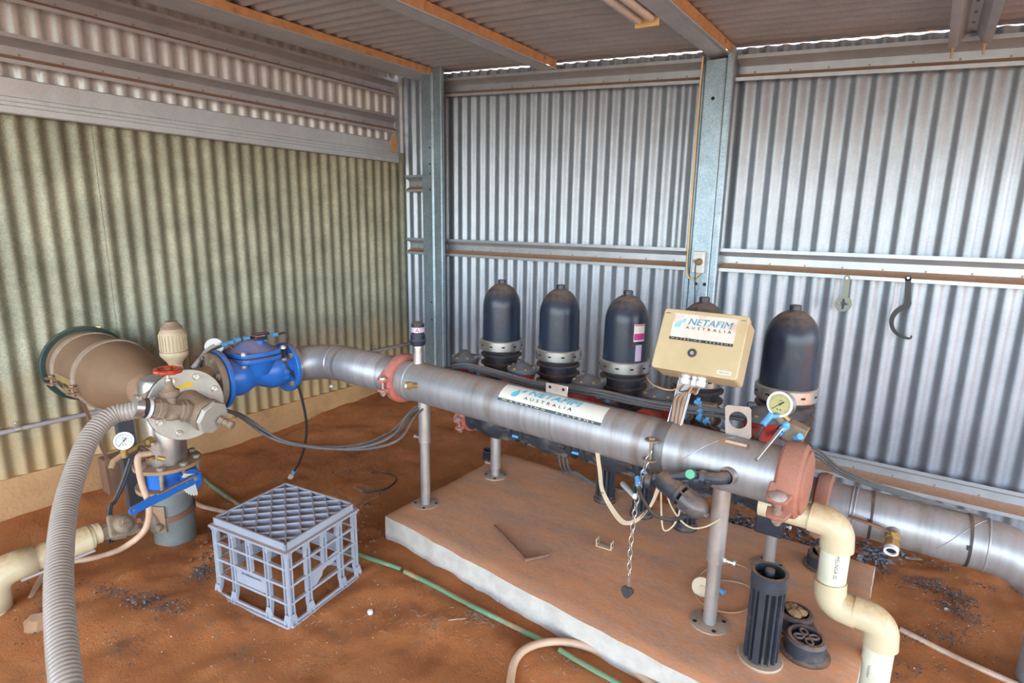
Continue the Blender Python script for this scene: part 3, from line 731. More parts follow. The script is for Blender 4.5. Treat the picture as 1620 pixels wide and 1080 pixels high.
# sticker on the third dome, facing right of the viewer
def dome_patch(x, a0, a1, z0, z1, r=.0842):
    m = MB(); n = 8
    m.v = [V((x + r * math.cos(a0 + (a1 - a0) * i / n), FY + r * math.sin(a0 + (a1 - a0) * i / n), z)) for z in (z0, z1) for i in range(n + 1)]
    m.f = [(i, i + 1, n + 2 + i, n + 1 + i) for i in range(n)]; return m
o = part('sticker', dome_patch(FX[2], -.80, -.22, .828, .893), labelm, fil[2], label='white and magenta sticker')
part('sticker_print', dome_patch(FX[2], -.78, -.24, .833, .858, .0846), magenta, o, label='magenta block')
part('sticker_edge', dome_patch(FX[2], -.78, -.24, .887, .891, .0846), magenta, o, label='magenta line')
part('notice', dome_patch(FX[2], -.68, -.35, .752, .815), lilac, fil[2], label='faded lilac notice')
part('sticker', dome_patch(FX[1], -2.75, -2.45, .85, .905), labelw, fil[1], label='torn edge of a sticker')

# ------------------------------------------------------------------ three way valves in front of the filters
def make_valve(x, y=1.79):
    t = thing('backwash_valve', 'x', 'valve', (x, y, .55), 'red backwash valves between the filters')
    o = part('lid', MB().lathe((x, y, .676), (0, 0, 1), [(0, .045), (0, .056), (.004, .060), (.018, .060), (.021, .057), (.024, .050), (.030, .030), (.040, .014), (.042, 0)], 32), lidm, t)
    sm = MB()
    for k in range(7):
        a = 2 * PI * k / 7 + .2; sm.cut().lathe((x + .050 * math.cos(a), y + .050 * math.sin(a), .695), (0, 0, 1), [(0, .0065), (.006, .0065), (.008, .004), (.008, 0)], 8)
    part('lid_bolt', sm, brass, o)
    part('valve_body', MB().lathe((x, y, .55), (0, 0, 1), [(0, .040), (.02, .046), (.07, .046), (.100, .044), (.115, .052), (.128, .056)], 28), redp, t, label='red plastic valve body')
    part('inlet_collar', MB().lathe((x - .0, 1.655, .632), (0, 1, 0), [(0, .030), (0, .040), (.05, .040), (.06, .034), (.12, .034)], 24), redp, t, label='red inlet collar')
    part('outlet_port', MB().lathe((x, y, .575), V((.055, FY - y, -.01)), [(0, .038), (.09, .038), (.10, .048), (.12, .048), (.13, .038), (.17, .038)], 22), blackd, t)
    part('pilot_nut', MB().hexb((x - .035, y + .035, .688), (0, 0, 1), .014, .026).cut().hexb((x + .045, y + .03, .684), (0, 0, 1), .013, .022), tubem, t)
    o = part('pilot_block', MB().box((x + .085, y + .01, .640), (.05, .035, .028)), dustcast, t, bevel=.004)
    part('hose_fitting', MB().cyl((x + .070, y - .012, .650), (x + .060, y - .045, .655), .008, seg=10).cut().cyl((x + .10, y - .012, .645), (x + .10, y - .04, .648), .008, seg=10), ltblue, o)
    return t
VX = [-1.525, -1.232, -.938, -.664, -.345]
v0 = make_valve(VX[0]); v0['label'] = 'leftmost red valve with a bolted black lid, below the first filter'
for x, l in zip(VX[1:], ['red valve with bolted lid between the first and second filters', 'red valve with bolted lid between the second and third filters', 'red valve with bolted lid left of the controller post', 'red valve seen through the round hole of the upright bracket']):
    dup(v0, (x, 1.79, .55), l)

# ------------------------------------------------------------------ lower outlet manifold and outlet pipe
LY, LZ = 1.97, .372
t = thing('outlet_manifold', 'dark ribbed plastic manifold hanging below the filters', 'pipe manifold', (-.85, LY, .1))
for i, x in enumerate(FX):
    x0 = x - .13; prof = [(0, .060), (.004, .074), (.022, .074), (.026, .066), (.05, .064)]
    prof += [(.055, .070), (.085, .076), (.10, .084), (.16, .084), (.175, .076), (.205, .070), (.21, .064), (.238, .066), (.242, .074), (.258, .074), (.262, .060), (.29, .060)]
    o = part('manifold_segment', MB().lathe((x0, LY, LZ), (1, 0, 0), prof, 28), blackd, t)
    sm = MB()
    for k in range(8):
        a = 2 * PI * k / 8 + .2; e = V((0, math.cos(a), math.sin(a)))
        sm.bar(V((x0 + .03, LY, LZ)) + e * .066, V((x0 + .232, LY, LZ)) + e * .071, .006, .016, e)
    part('stiffening_rib', sm, blackd, o)
    part('riser', MB().cyl((x, LY + .02, LZ + .05), (x, FY, .46), .05, .055), blackd, o)
    part('tag', MB().box((x + .142, LY - .056, LZ - .030), (.040, .006, .010), Matrix.Rotation(-.5, 3, 'X')), ltblue, o, label='bright blue tag')
leg(-1.492, 1.965, .31, .135, t, flip=-1); leg(-.302, 1.968, .34, .25, t)
part('leg_bracket', MB().box((-.302, 1.93, .29), (.085, .09, .07)), blackd, t, bevel=.006)
coupling((-1.640, LY, LZ), (1, 0, 0), .062, .036, 'dusty pink coupling capping the dark manifold, left end', pinkc, [(0, -1, -.3)])
def pedestal_parts(x, y, z0, h, t, r=.037):
    part('foot_ring', MB().lathe((x, y, z0), (0, 0, 1), [(0, r + .011), (.010, r + .011), (.013, r + .006), (.026, r + .006), (.028, r)], 28), blackd, t)
    part('core', MB().cyl((x, y, z0 + .02), (x, y, z0 + h), r * .78, seg=20), hole, t)
    mb = MB()
    for k in range(12):
        a = 2 * PI * k / 12; e = V((math.cos(a), math.sin(a), 0)); mb.bar(V((x, y, z0 + .02)) + e * r * .9, V((x, y, z0 + h)) + e * r * .9, .006 if k % 3 else .017, .012, e)
    part('rib_cage', mb, blackd, t)
for x, y, l in ((-.975, 2.06, 'left ribbed black pedestal under the dark manifold'), (-.80, 2.04, 'ribbed black pedestal on the slab behind the hanging chain'), (-.625, 2.05, 'ribbed black pedestal on the slab behind the angled strainer')):
    t = thing('ribbed_pedestal', l, 'support pedestal', (x, y, .1), 'ribbed pedestals under the dark manifold'); pedestal_parts(x, y, .099, .215, t)
# steel outlet pipe, elbow down into the ground
t = thing('outlet_pipe', 'wide steel outlet pipe running to the right and bending into the ground', 'pipe', (.2, LY, 0))
path = [V((-.30, LY, OZ)), V((-.1, LY, OZ)), V((.10, LY, OZ)), V((.245, LY, OZ))]
R = .19
for k in range(1, 13):
    a = PI / 2 * k / 12; path.append(V((.245 + R * math.sin(a), LY, OZ - R + R * math.cos(a))))
path += [V((.245 + R, LY, .1)), V((.245 + R, LY, -.1))]
part('barrel', MB().tube(path, .0733, 40, smooth=False), steel, t)
mb = MB()
for x in (-.085, -.075, .245): mb.cut().torus((x, LY, OZ), (1, 0, 0), .0733, .003, 40, 8)
mb.cut().tube([V((.13 + .11 * k / 14, LY - .0735 * math.sin(1.9 - 1.9 * k / 14), OZ + .0735 * math.cos(1.9 - 1.9 * k / 14))) for k in range(15)], .0012, 6, 2)
part('weld_seam', mb, steel, t)
mb = MB()
for x, l in ((-.035, 0), (.20, 1)): mb.cut()._ring((x, LY, OZ), (1, .05, 0), .0735, .0752, .007, 40).box((x + .003, LY - .074, OZ + .01), (.010, .008, .012))
part('cable_tie', mb, rubber, t)
# drain valve
p = V((.03, LY - .066, OZ - .008)); d = V((.02, -1, -.42)).normalized()
t = thing('ball_valve', 'small brass ball valve with brown lever on the outlet pipe', 'ball valve', p)
part('boss', MB().cyl(p - d * .02, p + d * .012, .022, seg=20), steel, t)
part('valve_body', MB().lathe(p + d * .010, d, [(0, .014), (.002, .020), (.018, .020), (.020, .017), (.034, .017), (.036, .020), (.05, .020), (.052, .0165)], 8), brass, t)
part('outlet_ring', MB()._ring(p + d * .062, d, .013, .0185, .012, 20), whitep, t)
part('bore', MB().cyl(p + d * .066, p + d * .068, .0135, seg=18), hole, t)
h0 = p + d * .03 + V((0, -.004, .022)); 
part('stem', MB().cyl(p + d * .03, h0 + V((0, 0, .004)), .008, seg=12).hexb(h0, (0, 0, 1), .010, .008), brass, t)
part('lever', MB().bar(h0, h0 + V((-.032, -.002, .010)), .012, .004).bar(h0 + V((-.03, -.002, .009)), h0 + V((-.115, -.004, .020)), .014, .007), rodm, t, bevel=.002)

# ------------------------------------------------------------------ controller cabinet on its tilted post
TILT = .479
BO = V((-.608, 1.55, .849)); BU = V((1, 0, 0)); BV = V((0, math.sin(TILT), math.cos(TILT))); BW = V((0, math.cos(TILT), -math.sin(TILT)))
BRot = Matrix((BU, BV, BW)).transposed()
def bx(x, y, z): return BO + BU * x + BV * y + BW * z
t = thing('control_box', 'cream controller cabinet with blue lettering on a tilted white post', 'control box', (-.49, 1.6, .69))
def rrect(w_, h_, r, n=5):
    out = []
    for cx, cy, a in ((w_ - r, r, -PI / 2), (w_ - r, h_ - r, 0), (r, h_ - r, PI / 2), (r, r, PI)):
        out += [(cx + r * math.cos(a + PI / 2 * k / n), cy + r * math.sin(a + PI / 2 * k / n)) for k in range(n + 1)]
    return out
part('case', MB().prism(rrect(.238, .181, .010), bx(0, 0, .034), BU, BV, .063 if BU.cross(BV).dot(BW) > 0 else -.063), boxm, t, bevel=.004)
lid = part('door', MB().prism(rrect(.242, .185, .010), bx(-.002, -.002, 0), BU, BV, .032 if BU.cross(BV).dot(BW) > 0 else -.032), boxm, t, bevel=.003)
def front(x, y, h=.0006): return bx(x, y, -h)
def fquad(x0, x1, y0, y1, h):
    m = MB(); m.v = [front(x0, y0, h), front(x1, y0, h), front(x1, y1, h), front(x0, y1, h)]; m.f = [(0, 1, 2, 3)]; return m
lx0, lx1, ly0, ly1 = .032, .212, .089, .170
o = part('label_plate', fquad(lx0, lx1, ly0, ly1, .0008), labelw, lid, label='stained white label', smooth=False)
part('printed_strip', fquad(lx0, lx1, ly0, ly0 + .0085, .0012), inkk, lid, label='black strip', smooth=False)
ff = lambda h: (lambda x, y: front(x, y, h))
part('lettering', lettering(MB(), 'NETAFIM', ff(.0014), .077, .138, .125, .021, .020, 1.02), inkbw, lid, label='worn blue lettering', smooth=False)
part('lettering', lettering(MB(), 'AUSTRALIA', ff(.0014), .073, .1255, .128, .0085, .01, 1.9), inkk, lid, label='black lettering', smooth=False)
part('lettering', lettering(MB(), 'WATERING SYSTEMS', ff(.0016), .036, .0912, .172, .0042, .008, 1.9), labelm, lid, label='white lettering', smooth=False)
part('water_drop', dropm(ff(.0014), .050, .139, .026), inkbw, lid, label='large blue drop', smooth=False)
part('water_drop', dropm(ff(.0014), .064, .150, .017), inkbw, lid, label='small blue drop', smooth=False)
part('number_plate', fquad(.186, .224, .008, .019, .0006), labelm, lid, label='small white number plate', smooth=False)
part('lettering', lettering(MB(), '246-6-AC', ff(.001), .191, .0108, .029, .0056, .006, 1.1), inkk, lid, smooth=False)
o = part('door_lock', MB().lathe(bx(.108, .056, 0), -BW, [(0, .0125), (.003, .0125), (.004, .011), (.004, .009), (.0025, .0085), (.0025, 0)], 24), blackp, lid, label='round black lock')
part('lock_core', MB().cyl(bx(.108, .056, -.002), bx(.108, .056, -.004), .0055, seg=16), boltm, o)
part('hinge_mark', MB().box(bx(.012, .168, -.0001), (.014, .0015, .002), BRot).cut().box(bx(.226, .168, -.0001), (.014, .0015, .002), BRot), inkk, lid)
pg = V((-.532, 1.560, .683))
PD = V((.03, math.sin(TILT), math.cos(TILT))).normalized(); PN = V((0, -math.cos(TILT), math.sin(TILT)))
mb = MB()
prof = [(-.021, .014), (-.021, 0), (-.0185, 0), (-.0185, .0115), (.0185, .0115), (.0185, 0), (.021, 0), (.021, .014)]
mb.extrude(prof, pg, PD, .24, (1, 0, 0), -PN, closed=True)
part('post', mb, whitep, t, label='white channel post', smooth=False)
for i, (x, r) in enumerate(((.090, .0125), (.116, .008), (.136, .0125))):
    b0 = bx(x, 0, .05)
    o = part('cable_gland', MB().lathe(b0, -BV, [(0, r), (.006, r), (.006, r * .85), (.010, r * .85), (.011, r * 1.1), (.024, r * 1.05), (.027, r * .7)], 8), whitep, t)
glands = [bx(.090, -.025, .05), bx(.116, -.025, .05), bx(.136, -.025, .05)]
t = thing('cable_bundle', 'brown wires dropping from the controller glands down inside its post', 'cables', pg)
random.seed(5)
for k in range(9):
    g = glands[k % 3]; off = (k - 4) * .0036
    pts = [g, g + V((-.008, -.01, -.022)), V((pg.x + .05 - k * .003, 1.60, .785 + .003 * (k % 3))), pg + PD * .085 + PN * .004 + V((off, 0, 0)), pg + PD * .04 + PN * .003 + V((off, 0, 0)), pg + V((off, .004, -.03))]
    part('wire', MB().tube(pts, .0022, 6, 6), wirem if k % 3 else tubem, t)
part('wire_loop', MB().tube([glands[0], glands[0] + V((-.03, -.02, -.02)), V((-.60, 1.56, .79)), V((-.64, 1.60, .80)), V((-.65, 1.66, .79))], .0024, 6, 6), wirem, t)

# ------------------------------------------------------------------ pressure gauges
def gauge(name, label, c, n, r, depth, dial, stem_to):
    c = V(c); n = V(n).normalized(); t = thing(name, label, 'pressure gauge', c)
    part('case', MB().lathe(c, n, [(-depth, r * .7), (-depth, r * .9), (-depth + .004, r), (-.004, r), (-.002, r * 1.06), (.004, r * 1.06), (.004, r * .90), (0, r * .89)], 36), bandm, t)
    o = part('dial', MB().lathe(c + n * .0006, n, [(0, r * .9), (.0004, r * .9), (.0004, 0)], 32), dial, t)
    x = V((0, 0, 1)).cross(n).normalized(); y = n.cross(x); mb = MB()
    for k in range(25):
        a = math.radians(-45 + 270 * k / 24); e = x * math.cos(a) + y * math.sin(a); L = .16 if k % 6 == 0 else .08
        mb.bar(c + n * .0015 + e * r * (.82 - L), c + n * .0015 + e * r * .82, r * .018, .0004, n)
    mb.bar(c + n * .0015 - x * r * .12 + y * r * .33, c + n * .0015 + x * r * .14 + y * r * .33, r * .05, .0004, n)
    for q in (-.15, .12): mb.cyl(c + n * .0014 + x * r * q - y * r * .45, c + n * .0018 + x * r * q - y * r * .45, r * .06, seg=10)
    part('scale_marks', mb, inkk, o, smooth=False)
    e = (x * .75 + y * .65).normalized()
    part('needle', MB().bar(c + n * .003 - e * r * .75, c + n * .003 + e * r * .38, r * .05, .0006, n).bar(c + n * .003 + e * r * .1, c + n * .003 + e * r * .42, r * .11, .0006, n).cyl(c + n * .001, c + n * .004, r * .09, seg=12), inkk, o)
    if stem_to is not None: part('stem', MB().tube([c - n * depth * .5 - V((0, 0, r * .8)), V(stem_to)], .007, 10, smooth=False), brass, t)
    return t
gauge('pressure_gauge', 'yellowed pressure gauge in front of the rightmost filter', (-.270, 1.645, .776), (-.22, -.95, .16), .033, .030, dialy, (-.245, 1.66, .73))
t = thing('pilot_manifold', 'dusty pilot block with blue fittings below the yellowed gauge', 'valve block', (-.24, 1.66, .66))
part('block', MB().box((-.225, 1.66, .700), (.05, .045, .05), Matrix.Rotation(.3, 3, 'Y')).cyl((-.26, 1.66, .72), (-.29, 1.66, .745), .012, seg=12), dustcast, t, bevel=.004)
part('hose_fitting', MB().cyl((-.300, 1.60, .722), (-.285, 1.625, .750), .009, seg=12).cyl((-.292, 1.615, .742), (-.27, 1.64, .745), .007, seg=12), ltblue, t, label='blue push fitting')
part('hose_fitting', MB().cyl((-.252, 1.59, .722), (-.238, 1.60, .735), .009, seg=12).sphere((-.242, 1.595, .738), .010), ltblue, t, label='blue push fitting')
part('hose_fitting', MB().cyl((-.218, 1.615, .700), (-.205, 1.60, .712), .009, seg=12), ltblue, t, label='blue push fitting')
solo('probe_tube', MB().cyl((-.250, 1.585, .728), (-.283, 1.475, .668), .0048, seg=12), stainl, 'short bare metal tube pointing down across the manifold top', 'tube')
solo('black_tube', MB().tube([(-.298, 1.60, .722), (-.31, 1.59, .69), (-.33, 1.62, .66), (-.36, 1.68, .65)], .0048, 8, 6), rubber, 'short black tube between blue fitting and upright ring bracket', 'tube')
t = thing('fitting_cluster', 'cluster of blue push fittings right of the controller post', 'fittings', (-.5, 1.72, .64))
for k, (x, y, z) in enumerate(((-.515, 1.72, .715), (-.505, 1.71, .695), (-.50, 1.70, .672), (-.475, 1.69, .668))):
    part('hose_fitting', MB().cyl((x - .008, y, z), (x + .008, y - .004, z - .004), .009, seg=12).cyl((x, y, z), (x, y, z + .014), .006, seg=10), ltblue, t)
part('valve_base', MB().box((-.49, 1.74, .68), (.05, .04, .06)), dustcast, t, bevel=.005)
solo('hose_fitting', MB().cyl((-.405, 1.66, .675), (-.405, 1.65, .695), .010, seg=12), ltblue, 'single blue fitting just left of the upright ring bracket', 'fitting')
solo('black_tube', MB().tube([(-.47, 1.68, .665), (-.44, 1.665, .655), (-.41, 1.655, .655), (-.36, 1.65, .65), (-.31, 1.655, .645)], .0045, 8, 6), rubber, 'black tube running right from the blue fitting cluster behind the manifold', 'tube')

# ------------------------------------------------------------------ control tube bundles
t = thing('control_tube_bundle', 'bundle of grey black control tubes along the valve lids', 'tubes', (-1.1, 1.68, .68))
base = [on_y(706, 582, 1.66), on_y(735, 576, 1.68), on_y(770, 583, 1.69), on_y(812, 595, 1.69), on_y(856, 606, 1.69), on_y(905, 612, 1.69), on_y(955, 618, 1.69), on_y(1005, 630, 1.69), on_y(1060, 640, 1.69), on_y(1120, 645, 1.72), on_y(1180, 655, 1.74)]
random.seed(2)
for k in range(8):
    dy, dz = (k % 3 - 1) * .009, (k // 3 - 1) * .009 + .003
    part('tube', MB().tube([p - V((0, 0, .010)) + V((random.uniform(-.004, .004), dy + random.uniform(-.003, .003), dz + random.uniform(-.003, .003))) for p in base], .0046, 7, 5), tubem, t)
t = thing('hanging_tube_loops', 'loose grey tubes looping from the steel tee to the left coupling', 'tubes', (-1.9, 1.2, .35))
for k, (dz, dr) in enumerate(((0, .0), (.012, .008), (-.016, -.004), (.004, .016))):
    pts = [V((-2.19, 1.02, .53)), on_z(372, 655 + dz * 100, .50), on_z(432, 690 + k * 1.5, .44), on_z(500, 706 + k, .40), on_z(570, 703 + k * 2.5, .41), on_z(622, 680 + k * 5, .45), on_z(650, 650 + k * 2, .51), V((-1.56, 1.62, .545 + dz)), V((-1.50, 1.70, .62))]
    part('tube', MB().tube([p + V((dr, dr, 0)) for p in pts], .0045, 7, 6), tubem, t)
t = thing('tube_loop', 'three grey tubes hanging down behind the dark manifold, middle of slab', 'tubes', (-1.15, 2.05, .1))
for k in range(3):
    pts = [on_y(884 + 6 * k, 718, 2.08), on_y(887 + 6 * k, 738, 2.08), on_y(894 + 6 * k, 747, 2.1), on_y(905 + 4 * k, 748, 2.1), V((-.95, 2.08, .14)), V((-.70, 2.1, .25)), V((-.6, 2.1, .35))]
    part('tube', MB().tube(pts, .0046, 7, 6), tubem, t)
t = thing('power_cables', 'dark cables sagging over the right outlet pipe', 'cables', (.1, 1.98, .45))
for k in range(3):
    pts = [V((-.45, 1.85, .60)), V((-.30, 1.90, .545 + .008 * k)), on_y(1290, 722 - 6 * k, 1.93), on_y(1330, 750 - 5 * k, 1.94), on_y(1390, 772 - 3 * k, 1.945), on_y(1450, 789 - 2 * k, 1.955), on_y(1500, 802, 1.975), on_y(1545, 815, 2.0), on_y(1570, 826, 2.03)]
    part('cable', MB().tube(pts, .0042, 7, 6), tubem, t)

# ------------------------------------------------------------------ angled strainer under the manifold
SYY = 1.47
t = thing('angled_strainer', 'scratched black strainer hanging at an angle below the manifold', 'strainer', on_y(1080, 800, SYY))
s0 = on_y(1137, 755, SYY); s1 = on_y(1100, 752, SYY); s2 = on_y(1062, 757, SYY); s3 = on_y(1045, 758, SYY); s4 = on_y(1026, 760, SYY)
part('threaded_elbow', MB().tube([st + V((-.006, -.014, 0)), s0 + V((0, -.004, -.002)), s1 + V((.01, 0, 0))], .017, 14, 6).cyl(s1 + V((.016, 0, 0)), s1 + V((.03, 0, 0)), .022, seg=8).cyl(s1 + V((.036, 0, 0)), s1 + V((.044, 0, 0)), .021, seg=8), blackd, t)
o = part('valve_body', MB().cyl(s1 + V((.02, 0, -.006)), s2 + V((.0, 0, -.004)), .0185, seg=20).cyl(s1 + V((0, 0, -.006)), s1 + V((-.012, 0, -.006)), .022, seg=18), blackd, t)
part('valve_handle', MB().bar(s1 + V((.012, -.016, .012)), s2 + V((.000, -.014, .010)), .022, .030, (0, -1, .5)), blackp, o, bevel=.006)
hp = s1 + V((-.004, -.030, .014))
part('round_cap', MB().cyl(hp, hp + V((0, -.006, .002)), .0125, seg=20), greenb, o, label='round green cap')
part('inlet_neck', MB().cyl(s2, s3, .0165, seg=18).cyl(s3, s3 + V((-.02, 0, 0)), .015, seg=16).lathe(s4, (1, 0, 0), [(-.012, .014), (-.004, .022), (.012, .022), (.016, .016)], 16), blackd, t)
c0 = on_y(1048, 757, SYY - .012); c1 = on_y(1112, 811, SYY - .05); sd = (c1 - c0).normalized(); L = (c1 - c0).length
part('strainer_body', MB().lathe(c0 - sd * .012, sd, [(0, .012), (.006, .026), (.02, .031), (L * .50, .031), (L * .52, .034), (L * .60, .034)], 28), blackd, t)
o = part('clear_bowl', MB().lathe(c0 + sd * L * .58, sd, [(0, .0335), (.02, .032), (.045, .029), (.058, .022), (.066, .012), (.068, .008), (.076, .007), (.078, 0)], 28), clearm, t, label='scratched smoky bowl')
mb = MB(); _, u1, u2 = frame(sd)
for k in range(8):
    a = 2 * PI * k / 8; e = u1 * math.cos(a) + u2 * math.sin(a)
    mb.bar(c0 + sd * (L * .46) + e * .033, c0 + sd * (L * .58 + .03) + e * .032, .005, .004, e)
part('grip_rib', mb, blackd, t)
hs = [c1 + V((-.01, -.01, -.012)), on_y(1085, 817, 1.42), on_y(1060, 822, 1.42), on_y(1033, 812, 1.42), on_y(1015, 785, 1.45), on_y(1011, 768, 1.47), on_y(1010, 757, 1.49)]
solo('black_tube', MB().tube(hs, .0055, 8, 6), rubber, 'black tube looping from the strainer bowl up to the chain', 'tube')
solo('hose_fitting', MB().cyl(on_y(1010, 768, 1.465), on_y(1009, 755, 1.485), .009, seg=12), ltblue, 'blue fitting beside the hanging chain', 'fitting')
WY = 1.52
t = thing('hanging_wires', 'pale wires tied in a loop hanging under the manifold left of the chain', 'cables', on_y(975, 830, WY))
for k in range(3):
    pts = [on_y(943 + 2 * k, 716, WY), on_y(947 + 2 * k, 745, WY), on_y(951 + 2 * k, 775, WY), on_y(966 + 3 * k, 806, WY), on_y(985 + 2 * k, 828 - 2 * k, WY), on_y(1008, 824 - 2 * k, WY), on_y(1028 + k, 800, WY), on_y(1038 + 2 * k, 775, WY), on_y(1043 + 2 * k, 758, WY + .02)]
    part('wire', MB().tube(pts, .0028, 6, 6), wirec, t)
part('tie', MB().torus(on_y(953, 778, WY), V((.2, 0, 1)), .0065, .001, 12, 5), rubber, t)
solo('cream_wire', MB().tube([on_y(1046, 765, WY), on_y(1046, 800, WY), on_y(1048, 832, WY), on_y(1054, 839, WY), on_y(1066, 830, WY), on_y(1074, 812, WY), on_y(1076, 800, WY)], .0026, 6, 6), wirec, 'single cream wire in a narrow loop left of the strainer bowl', 'wire')
solo('cream_wire', MB().tube([on_y(1054, 780, WY), on_y(1063, 803, WY), on_y(1078, 824, WY), on_y(1096, 835, WY), on_y(1118, 832, WY), on_y(1140, 820, WY)], .0026, 6, 6), wirec, 'cream wire sagging under the strainer towards the front leg', 'wire')

# ------------------------------------------------------------------ chain with a plug
cp = [on_y(1030, 712, 1.478), on_y(1021, 738, 1.472), on_y(1013, 765, 1.468), on_y(1005, 805, 1.462), on_y(999, 850, 1.455), on_y(996, 890, 1.45), on_y(995, 912, 1.447)]
path = catmull(cp, 12); acc = [0]
for a, b in zip(path, path[1:]): acc.append(acc[-1] + (b - a).length)
def along(s):
    for i in range(len(acc) - 1):
        if acc[i + 1] >= s: f = (s - acc[i]) / (acc[i + 1] - acc[i]); return path[i].lerp(path[i + 1], f), (path[i + 1] - path[i]).normalized()
    return path[-1], (path[-1] - path[-2]).normalized()
t = thing('plug_chain', 'steel chain with a heart shaped black plug hanging over the slab', 'chain', path[-1])
nl = int(acc[-1] / .0205); 
for k in range(nl):
    p, d = along((k + .5) * acc[-1] / nl); s_ = d.cross(V((0, 1, 0))).normalized(); q = d.cross(s_)
    nrm = (s_ * .7 + q * .7) if k % 2 else (s_ * .7 - q * .7)
    part('link', MB().torus(p, nrm, .0065, .0016, 16, 6, 2.1, d), chainm, t)
pe = path[-1]
part('swivel', MB().tube([pe, pe + V((.001, 0, -.012)), pe + V((.002, 0, -.034))], .0035, 8, smooth=False).box(pe + V((0, 0, -.018)), (.007, .005, .026)), chainm, t)
hx = pe + V((.002, -.004, -.045))
heart = [(0, .012), (.010, .016), (.018, .010), (.018, 0), (.008, -.014), (.004, -.017), (-.004, -.017), (-.008, -.014), (-.018, 0), (-.018, .010), (-.010, .016)]
part('plug', MB().prism(heart, hx, (1, 0, 0), (0, .15, 1), .014).cyl(hx + V((-.002, .005, -.014)), hx + V((-.002, .005, -.026)), .0045, seg=10), rubber, t, label='heart shaped black plug', bevel=.002)

# ------------------------------------------------------------------ cream pipe stepping down on the right
PY = 1.685
t = thing('cream_drain_pipe', 'cream plastic drain pipe stepping down in elbows at the slab end', 'pipe', (0, PY, 0))
pr_ = .0365
p0, p1, p2, p3 = on_y(1262, 808, PY), on_y(1328, 836, PY), on_y(1315, 950, PY), on_y(1397, 985, PY)
z1 = p1.z + .012; x2 = p1.x - .002; z3 = p3.z + .004; x4 = p3.x + .0
def elbow_path(a, b, c, R, n=10):
    d1 = (b - a).normalized(); d2 = (c - b).normalized(); out = []
    s = b - d1 * R; e = b + d2 * R
    for k in range(n + 1):
        tt = PI / 2 * k / n; out.append(b - d1 * R + d1 * R * math.sin(tt) + d2 * R * (1 - math.cos(tt)))
    return out
Pa, Pb, Pc, Pd, Pe = V((p0.x - .10, PY, z1)), V((x2, PY, z1)), V((x2, PY, z3)), V((x4, PY, z3)), V((x4, PY, -.1))
part('inlet_pipe', MB().cyl(Pa, Pb - V((.05, 0, 0)), pr_, seg=30), pvcc, t)
def sock(path, label=None):
    m = MB().tube([path[0] - (path[1] - path[0]).normalized() * .032] + path + [path[-1] + (path[-1] - path[-2]).normalized() * .032], pr_ + .0055, 30, smooth=False); return part('elbow', m, pvcc, t, label)
RB = .040
sock(elbow_path(Pa, Pb, Pc, RB)); sock(elbow_path(Pb, Pc, Pd, RB)); sock(elbow_path(Pc, Pd, Pe, RB))
mid = part('riser_pipe', MB().cyl(Pb - V((0, 0, .045)), Pc + V((0, 0, .045)), pr_, seg=30), pvcl, t)
part('link_pipe', MB().cyl(Pc + V((.03, 0, 0)), Pd - V((.03, 0, 0)), pr_, seg=30), pvcc, t)
low = part('down_pipe', MB().cyl(Pd - V((0, 0, .05)), Pe, pr_, seg=30), pvcl, t)
def vtext(o, txt, cx, ztop, height, length, ang, bold=.0):
    """writing that runs down a standing pipe"""
    fn = lambda x, y: V((cx + (pr_ + .0006) * math.sin(ang + y / pr_), PY - (pr_ + .0006) * math.cos(ang + y / pr_), ztop - x))
    part('lettering', lettering(MB(), txt, fn, 0, 0, length, height, bold, 1.1), inkk, o, label='black printed lettering', smooth=False)
vtext(mid, '50 MELINGA 02', x2, Pb.z - .06, .009, .085, .15)
vtext(low, 'Vinidex', x4, Pd.z - .12, .0065, .038, -.5)

# ------------------------------------------------------------------ loose things on the slab
def spare(x, y, h, label):
    t = thing('filter_spine', label, 'filter cartridge core', (x, y, .1))
    part('foot_flange', MB().lathe((x, y, .102), (0, 0, 1), [(0, .056), (.006, .058), (.009, .056), (.010, .043)], 30), footpl, t)
    part('core', MB().lathe((x, y, .11), (0, 0, 1), [(0, .033), (h - .06, .033)], 20), hole, t)
    mb = MB()
    for k in range(15):
        a = 2 * PI * k / 15; e = V((math.cos(a), math.sin(a), 0)); ww = .016 if k in (1, 6, 11) else .0055
        mb.bar(V((x, y, .11)) + e * .0385, V((x, y, .10 + h - .03)) + e * .0385, ww, .009, e)
    part('slotted_cage', mb, blackd, t)
    part('rim', MB()._ring((x, y, .1 + h - .042), (0, 0, 1), .037, .0455, .042, 32), blackd, t)
    part('centre_stud', MB().cyl((x, y, .1 + h - .06), (x, y, .1 + h + .004), .012, seg=16).cyl((x, y, .1 + h), (x, y, .1 + h + .006), .007, seg=12), blackd, t)
spare(-.222, 1.49, .268, 'tall slotted black filter core standing on the slab front')
def puck(x, y, h, r, label, kind):
    t = thing('floor_socket', label, 'pipe cap', (x, y, .1), 'short black caps on the slab')
    part('skirt', MB().lathe((x, y, .101), (0, 0, 1), [(0, r + .012), (.003, r + .012), (.004, r + .002), (.005, r), (h - .008, r), (h, r - .006), (h, r - .014), (h - .022, r - .018)], 34), blackd, t)
    if kind == 'cover':
        mb = MB().lathe((x, y, .101 + h - .020), (0, 0, 1), [(0, r - .016), (.004, r - .016), (.004, 0)], 24)
        part('cover', mb, blackd, t); mb = MB()
        for k in range(4):
            a = PI / 2 * k + .5; e = V((math.cos(a), math.sin(a), 0)); mb.torus(V((x, y, .101 + h - .004)) + e * .020, (0, 0, 1), .0085, .004, 18, 8, 1.5, e)
        part('flower_handle', mb, blackd, t)
    else:
        part('floor', MB().cyl((x, y, .101), (x, y, .101 + h - .022), r - .018, seg=20), hole, t)
